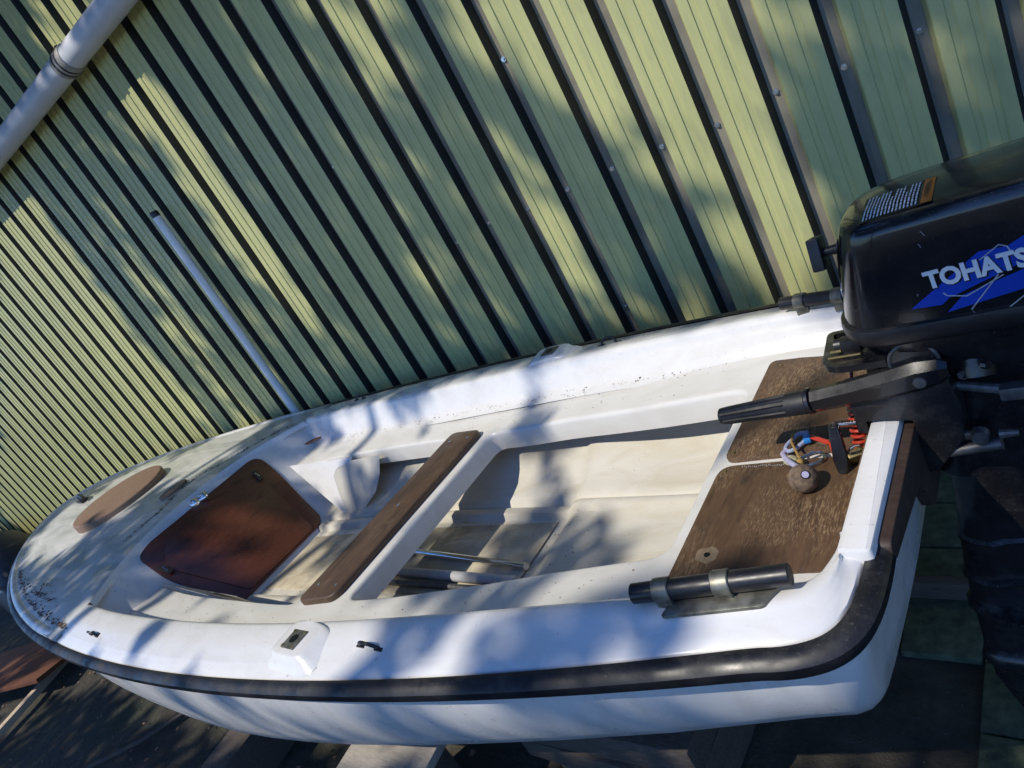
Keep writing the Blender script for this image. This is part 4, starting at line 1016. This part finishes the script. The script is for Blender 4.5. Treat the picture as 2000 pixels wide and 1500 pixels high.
def carab(c, ang, L_, W_, r, name='carabiner', mat='steel'):
    R_ = Matrix.Rotation(ang, 3, 'Z') @ Matrix.Rotation(0.12, 3, 'X'); pts = []
    for i in range(25):
        a = 2 * math.pi * i / 24; x = math.copysign(abs(math.cos(a)) ** 0.6, math.cos(a)) * L_ / 2; y = math.copysign(abs(math.sin(a)) ** 0.8, math.sin(a)) * W_ / 2 * (1 + 0.25 * math.cos(a))
        pts.append(Vector(c) + R_ @ Vector((x, y, 0)))
    return tube(pts, r, 8, cap=False)
kr.part('carabiner', carab((-0.497, 1.048, ZS + 0.006), 0.50, 0.062, 0.028, 0.0035), 'steel')
kr.part('clip_ring', carab((-0.530, 1.105, ZS + 0.010), 1.15, 0.058, 0.024, 0.0040), 'bluetube')
kr.part('blue_tag', box((-0.512, 1.116, ZS + 0.012), (0.013, 0.034, 0.008), Matrix.Rotation(0.35, 3, 'Z'), 0.002), 'blue')
kr.part('ochre_string', join(tube([(-0.540, 1.125, ZS + 0.016), (-0.532, 1.09, ZS + 0.022), (-0.516, 1.06, ZS + 0.018), (-0.505, 1.040, ZS + 0.012), (-0.512, 1.018, ZS + 0.006)], 0.0024, 7), ball((-0.507, 1.040, ZS + 0.011), 0.0075, 10, 7), tube([(-0.507, 1.040, ZS + 0.011), (-0.520, 1.025, ZS + 0.006), (-0.526, 1.008, ZS + 0.004)], 0.002, 7)), 'ochre')
kr.part('small_float', ball((-0.527, 1.048, ZS + 0.010), 0.013, 16, 10, (1.1, 0.9, 0.75)), 'pebble')
kr.part('key', join(box((-0.475, 1.100, ZS + 0.003), (0.034, 0.006, 0.002), Matrix.Rotation(-0.2, 3, 'Z')), tube([(-0.462, 1.098, ZS + 0.002), (-0.462, 1.098, ZS + 0.0045)], 0.007, 12)), 'steel')

# ------------------------------------------------------------------ things on the ground
rnd = random.Random(21)
# mossy pavers near the stern, pieces of the ground
pme = bpy.data.meshes.new('paver'); pv_ = box((0, 0, 0), (0.192, 0.197, 0.06), bev=0.008); pme.from_pydata([tuple(v) for v in pv_[0]], [], pv_[1]); sharpen(pme); pme.materials.append(M['paver'])
for i in range(-7, 9):
    for j in range(-4, 7):
        x = -0.525 + i * 0.198; y = 1.47 + j * 0.203
        if (j < 0 and i < 1) or x < -1.95: continue
        if y > 2.15: continue
        o = bpy.data.objects.new('paver', pme); link(o, gr); o.location = (x, y, -0.026 + rnd.uniform(-0.004, 0.004)); o.rotation_euler = (rnd.uniform(-0.015, 0.015), rnd.uniform(-0.015, 0.015), rnd.uniform(-0.012, 0.012))
single('kerb_strip', box((-0.40, 1.585, 0.03), (1.4, 0.035, 0.07), Matrix.Rotation(0.01, 3, 'Z'), 0.006), 'darkwood', 'dark edging board standing on the pavers under the motor', 'edging')
# timber props under the hull
single('prop_board', box((-1.86, 0.555, 0.295), (0.36, 0.20, 0.032), Matrix.Rotation(0.12, 3, 'Z') @ Matrix.Rotation(0.02, 3, 'Y'), 0.004), 'greywood', 'pale weathered board wedged under the near side of the hull', 'board')
for k_, x in enumerate((-1.96, -1.78)):
    single('prop_post', box((x, 0.60, 0.14), (0.09, 0.09, 0.272), Matrix.Rotation(0.1 + k_ * 0.1, 3, 'Z'), 0.006), 'darkwood', ('dark post under the pale board, nearer the bow', 'dark post under the pale board, nearer the stern')[k_], 'post', 'posts under the pale board')
single('timber_block', box((-1.22, 0.92, 0.24), (0.56, 0.30, 0.10), Matrix.Rotation(0.05, 3, 'Z'), 0.006), 'darkwood', 'dark timber beam under the hull beside the stern', 'beam')
single('timber_block', box((-1.24, 0.93, 0.145), (0.60, 0.34, 0.08), Matrix.Rotation(0.0, 3, 'Z'), 0.006), 'darkwood', 'lower dark timber beam beneath the stern beam', 'beam')
single('timber_block', box((-1.20, 0.95, 0.055), (0.50, 0.36, 0.10), Matrix.Rotation(-0.04, 3, 'Z'), 0.006), 'darkwood', 'bottom dark timber beam of the stern stack', 'beam')
single('keel_beam', box((-2.9, 0.78, 0.11), (0.16, 1.0, 0.20), Matrix.Rotation(0.12, 3, 'Z'), 0.01), 'darkwood', 'dark cross beam on the ground under the middle of the hull', 'beam')
single('keel_beam', box((-3.75, 0.95, 0.13), (0.13, 0.9, 0.24), Matrix.Rotation(-0.1, 3, 'Z'), 0.01), 'darkwood', 'dark cross beam on the ground under the bow', 'beam')
single('paint_chip_wood', box((-1.18, 0.80, 0.014), (0.14, 0.035, 0.028), Matrix.Rotation(0.3, 3, 'Z'), 0.003), 'palewood', 'short pale wood offcut on the ground below the stern beams', 'offcut')
# left: rust brown board lying beside the bow, pale batten, thin stick, plain black heap against the wall
single('rust_board', box((-6.35, 0.30, 0.10), (1.5, 0.62, 0.03), Matrix.Rotation(0.35, 3, 'Z') @ Matrix.Rotation(-0.16, 3, 'X'), 0.004), 'rustboard', 'rust brown board leaning low on the ground by the bow', 'board')
single('pale_batten', box((-5.74, 0.20, 0.035), (0.055, 0.86, 0.045), Matrix.Rotation(0.45, 3, 'Z'), 0.004), 'palewood', 'pale wooden batten lying on the ground near the bow', 'batten')
single('thin_stick', tube([(-4.30, 0.02, 0.015), (-3.95, 0.30, 0.02), (-3.80, 0.50, 0.02)], [0.012, 0.012, 0.009], 10), 'darkwood', 'thin dark stick lying on the soil below the near hull side', 'stick')
def heap():
    rows = []
    for i in range(26):
        u = i / 25; row = []
        for j in range(13):
            a = math.pi * j / 12; h = 0.62 * (1 - abs(2 * u - 1) ** 3.5) ** 0.7 + 0.015 * math.sin(7 * u * 3 + j)
            row.append(Vector((-9.6 + 2.6 * (u - 0.5) * 2 * 0.62, 0, 0)) + Vector((0, 1.02 - 0.34 * math.cos(a) * (1 + 0.08 * math.sin(9 * u + j)), max(0.0, h * math.sin(a) ** 0.6))))
        rows.append(row)
    return grid(rows)
single('black_heap', heap(), 'heapblack', 'plain black heap lying against the wall beyond the bow', 'sheet')
single('grey_rod', tube([(-9.9, 0.62, 0.60), (-9.0, 0.66, 0.42), (-8.2, 0.70, 0.26)], 0.013, 10), 'pipe', 'thin grey rod lying across the black heap beyond the bow', 'rod')

# scattered bits on the soil
single('ground_litter', flakes(900, lambda r: (r.uniform(-6.5, -0.2), r.uniform(-0.4, 1.0), 0.002 + r.uniform(0, 0.006)), (0.004, 0.018), 31), 'deadleaf', 'small dead leaves and chips scattered over the dark soil', 'litter', kind='stuff')

# ==== TREE ---------------------------------------------------------------- tree behind the viewer whose gaps let the sun through
E1 = Vector((SUN.y, -SUN.x, 0)).normalized(); E2 = SUN.cross(E1)
if E2.z < 0: E2 = -E2
GAPS = [(1.0, [(-5.37, 1.45), (-5.12, 1.48), (-5.19, 1.28), (-5.2, 1.07), (-5.22, 0.77), (-5.13, 0.58), (-5.08, 0.39), (-5.75, 0.04), (-6.88, -0.58), (-8.25, -1.32), (-9.24, -1.84), (-9.64, -1.84)]), (1.0, [(-3.94, 2.07), (-3.73, 2.12), (-3.77, 1.99), (-3.78, 1.83), (-3.78, 1.67), (-3.75, 1.51), (-3.72, 1.33), (-3.83, 1.26), (-3.91, 1.42), (-3.94, 1.61), (-3.95, 1.8), (-3.96, 1.97)]), (0.45, [(-4.8, 1.33), (-4.58, 1.39), (-4.62, 0.87), (-4.7, 0.62), (-4.87, 0.57), (-4.87, 0.9)]), (0.9, [(-4.16, 2.23), (-3.79, 2.34), (-3.82, 2.25), (-4.18, 2.1)]), (0.9, [(-2.85, 2.42), (-2.62, 2.44), (-2.66, 2.31), (-2.7, 2.2), (-2.79, 2.24), (-2.82, 2.31)]), (0.55, [(-2.83, 2.3), (-2.78, 2.23), (-2.75, 2.03), (-2.76, 1.84), (-2.84, 1.8), (-2.85, 1.99), (-2.88, 2.15)]), (0.8, [(-2.45, 2.44), (-2.3, 2.45), (-2.22, 2.33), (-2.37, 2.28), (-2.42, 2.33)]), (0.85, [(-2.42, 2.35), (-2.36, 2.3), (-2.34, 2.25), (-2.41, 2.25)]), (1.0, [(-2.25, 2.46), (-2.12, 2.46), (-2.15, 2.32), (-2.26, 2.29), (-2.31, 2.34)]), (1.0, [(-2.12, 2.46), (-1.93, 2.47), (-1.97, 2.31), (-2.02, 2.14), (-2.1, 2.16), (-2.13, 2.25)]), (1.0, [(-1.95, 2.47), (-1.77, 2.48), (-1.83, 2.31), (-1.82, 2.12), (-1.89, 1.99), (-1.95, 2.03), (-2.0, 2.13), (-1.99, 2.3)]), (0.75, [(-2.5, 2.1), (-2.36, 2.1), (-2.3, 2.01), (-2.35, 1.81), (-2.47, 1.72), (-2.47, 1.92)]), (0.7, [(-2.5, 1.78), (-2.38, 1.79), (-2.34, 1.59), (-2.5, 1.52)]), (1.0, [(-1.78, 2.48), (-1.6, 2.49), (-1.64, 2.33), (-1.66, 2.19), (-1.66, 2.0), (-1.66, 1.85), (-1.81, 1.8), (-1.85, 1.91), (-1.83, 2.08), (-1.82, 2.29)]), (0.6, [(-1.6, 2.49), (-1.44, 2.5), (-1.47, 2.41), (-1.6, 2.34)]), (0.4, [(-1.27, 2.48), (-1.22, 2.48), (-1.27, 2.22), (-1.3, 2.2)]), (0.5, [(-2.13, 1.83), (-2.02, 1.85), (-2.0, 1.67), (-2.13, 1.61)]), (0.35, [(-3.03, 1.75), (-2.9, 1.74), (-2.92, 1.42), (-3.09, 1.38)]), (1.0, [(-3.3, -0.35), (-3.23, -0.19), (-2.62, -0.01), (-2.37, 0.0), (-2.62, -0.14)]), (1.0, [(-2.49, 0.05), (-2.27, 0.14), (-2.08, 0.1), (-2.24, 0.04)]), (1.0, [(-2.4, 0.14), (-1.45, 0.56), (-1.28, 0.5), (-1.45, 0.4), (-1.8, 0.23)]), (1.0, [(-0.79, 0.9), (-0.68, 0.98), (-0.61, 1.07), (-0.57, 1.03), (-0.55, 0.96), (-0.57, 0.91), (-0.68, 0.84), (-0.73, 0.86)]), (1.0, [(-0.73, 0.98), (-0.88, 1.2), (-0.73, 1.3), (-0.7, 1.3), (-0.62, 1.11), (-0.57, 1.03), (-0.58, 0.97)]), (1.0, [(-1.85, 1.36), (-1.42, 1.48), (-0.73, 1.43), (-0.75, 1.33), (-1.12, 1.22), (-1.8, 1.1), (-1.93, 1.23)]), (1.0, [(-3.57, 0.7), (-3.29, 0.89), (-3.05, 0.96), (-3.15, 0.77)]), (1.0, [(-2.91, 0.9), (-2.76, 1.06), (-2.3, 1.24), (-2.23, 1.13), (-2.47, 0.97)]), (1.0, [(-2.12, 1.14), (-2.1, 1.28), (-1.93, 1.33), (-1.92, 1.22)]), (1.0, [(-2.89, 0.73), (-2.12, 0.92), (-1.99, 0.83), (-2.1, 0.73), (-2.09, 0.63), (-2.23, 0.51), (-1.97, 0.5), (-1.92, 0.44), (-1.99, 0.57)]), (1.0, [(-1.98, 1.04), (-1.42, 1.2), (-0.99, 1.07), (-0.98, 0.91), (-1.16, 0.81), (-1.6, 0.87), (-1.81, 0.84)]), (1.0, [(-1.33, 1.37), (-1.23, 1.43), (-0.8, 1.36), (-0.81, 1.29), (-0.92, 1.24)]), (0.8, [(-0.79, 0.91), (-1.07, 1.1), (-0.96, 1.16), (-0.71, 1.19), (-0.61, 1.05), (-0.67, 0.98)]), (1.0, [(-4.89, -0.58), (-5.38, -0.45), (-5.28, -0.24), (-4.49, -0.12), (-4.25, -0.36)]), (1.0, [(-5.21, -0.26), (-5.28, 0.04), (-4.53, 0.15), (-4.16, -0.04)]), (1.0, [(-4.79, 0.16), (-4.79, 0.49), (-4.11, 0.54), (-4.06, 0.24)]), (1.0, [(-2.77, -0.03), (-3.29, -0.12), (-3.1, -0.06), (-2.67, 0.02), (-2.48, 0.07)]), (1.0, [(-2.66, 0.03), (-3.19, -0.08), (-2.99, -0.0), (-2.43, 0.12)]), (1.0, [(-2.27, 0.19), (-3.02, -0.01), (-2.76, 0.09), (-1.92, 0.44), (-1.5, 0.53)]), (1.0, [(-3.03, -0.0), (-3.21, 0.12), (-3.22, 0.31), (-3.11, 0.33), (-2.92, 0.17), (-2.17, 0.31)]), (1.0, [(-3.66, 0.5), (-3.46, 0.63), (-3.07, 0.6), (-3.16, 0.41), (-3.31, 0.46)]), (1.0, [(-4.54, -1.2), (-2.19, -0.0), (-2.75, -0.45), (-2.73, -0.46), (-3.6, -0.86)]), (1.0, [(-1.66, 0.25), (-1.48, 0.34), (-2.0, -0.05), (-2.62, -0.41)]), (1.0, [(-1.14, 0.54), (-1.01, 0.61), (-1.12, 0.49), (-2.0, -0.03), (-1.29, 0.39)]), (1.0, [(-0.71, 0.8), (-0.57, 0.89), (-0.61, 0.84), (-0.79, 0.71)]), (1.0, [(-3.3, 0.73), (-2.92, 0.88), (-2.78, 0.85), (-3.04, 0.71)]), (1.0, [(-2.55, 0.95), (-2.25, 1.1), (-2.12, 1.06), (-2.29, 0.97)]), (1.0, [(-5.76, -2.0), (-5.21, -1.52), (-2.87, -0.25), (-5.34, -1.47), (-5.33, -1.68), (-5.1, -1.79)]), (0.8, [(-6.37, -1.96), (-6.13, -1.79), (-5.56, -1.63), (-5.55, -1.74)]), (0.7, [(-2.0, -0.08), (-1.81, 0.06), (-1.77, 0.04), (-1.93, -0.07)]), (0.18, [(-1.72, 0.47), (-0.79, 0.9), (-0.69, 0.84), (-1.26, 0.51)]), (0.45, [(-2.69, -0.3), (-0.76, 0.77), (-0.84, 0.67), (-2.75, -0.48)]), (0.45, [(-3.39, 0.03), (-3.57, 0.32), (-3.36, 0.27), (-3.19, 0.06), (-3.21, -0.03)])]
def tree():
    rnd = random.Random(17); V, F = [], []
    polys = [(w_, [Vector((a, b, 0)) for a, b in q]) for w_, q in GAPS if len(q) > 2]
    bbs = [(min(p.x for p in q), max(p.x for p in q), min(p.y for p in q), max(p.y for p in q)) for _, q in polys]
    cell = 0.075
    p = -10.4
    while p < 1.0:
        q = -3.2
        while q < 3.3:
            w_ = 0.0
            for (ww, pl), bb in zip(polys, bbs):
                if bb[0] <= p <= bb[1] and bb[2] <= q <= bb[3] and pip(p, q, pl): w_ = max(w_, ww)
                elif ww > 0.85 and bb[0] - 0.1 <= p <= bb[1] + 0.1 and bb[2] - 0.1 <= q <= bb[3] + 0.1 and any(pip(p + a, q + b, pl) for a, b in ((0.07, 0), (-0.07, 0), (0, 0.07), (0, -0.07))): w_ = max(w_, ww * 0.9)
            edge = max(0.0, -9.7 - p, p - 0.4, -2.7 - q, q - 2.8)
            if rnd.random() > w_ + edge * 0.5:
                n = 6 if w_ < 0.3 else 2
                for k in range(n):
                    s = 8.8 + 1.8 * max(-1.2, min(1.2, rnd.gauss(0, 0.6)))
                    c = E1 * (p + rnd.uniform(-0.045, 0.045)) + E2 * (q + rnd.uniform(-0.045, 0.045)) - SUN * s
                    u = Vector((rnd.gauss(0, 1), rnd.gauss(0, 1), rnd.gauss(0, 0.6))).normalized(); v = u.cross(Vector((rnd.gauss(0, 1), rnd.gauss(0, 1), rnd.gauss(0, 1)))).normalized()
                    a = rnd.uniform(0.055, 0.085); b = a * rnd.uniform(0.45, 0.65)
                    i = len(V); V += [c - u * a, c + v * b, c + u * a, c - v * b]; F.append((i, i + 1, i + 2, i + 3))
            q += cell
        p += cell
    return V, F
base = Vector((-6.6, -7.4, -0.02))
tr_ = Root('shade_tree', base, 'tall leafy tree standing behind the viewer and shading the boat', 'tree')
tv, tf = tree()
me = bpy.data.meshes.new('crown'); me.from_pydata([tuple(v - base) for v in tv], [], tf); me.materials.append(M['leaf'])
link(bpy.data.objects.new('crown', me), tr_.o)
def limb(a, b, r0, r1, seed):
    rnd = random.Random(seed); a, b = Vector(a), Vector(b); n = 8
    pts = [a.lerp(b, i / n) + Vector((rnd.gauss(0, 0.08), rnd.gauss(0, 0.08), rnd.gauss(0, 0.06))) * (1 if 0 < i < n else 0) for i in range(n + 1)]
    return tube(pts, [r0 + (r1 - r0) * i / n for i in range(n + 1)], 10)
hub = base + Vector((0.3, 0.3, 4.8))
tr_.part('trunk', limb(base - Vector((0, 0, 0.1)), hub, 0.26, 0.17, 1), 'bark')
for k_, (pp, qq) in enumerate(((-4.9, -1.9), (-4.3, 0.9), (-3.2, 1.9), (-2.2, -0.6), (-1.0, 1.5), (-6.4, -2.4))):
    tr_.part('limb', limb(hub, E1 * pp + E2 * qq - SUN * 8.8, 0.11, 0.02, 40 + k_), 'bark')
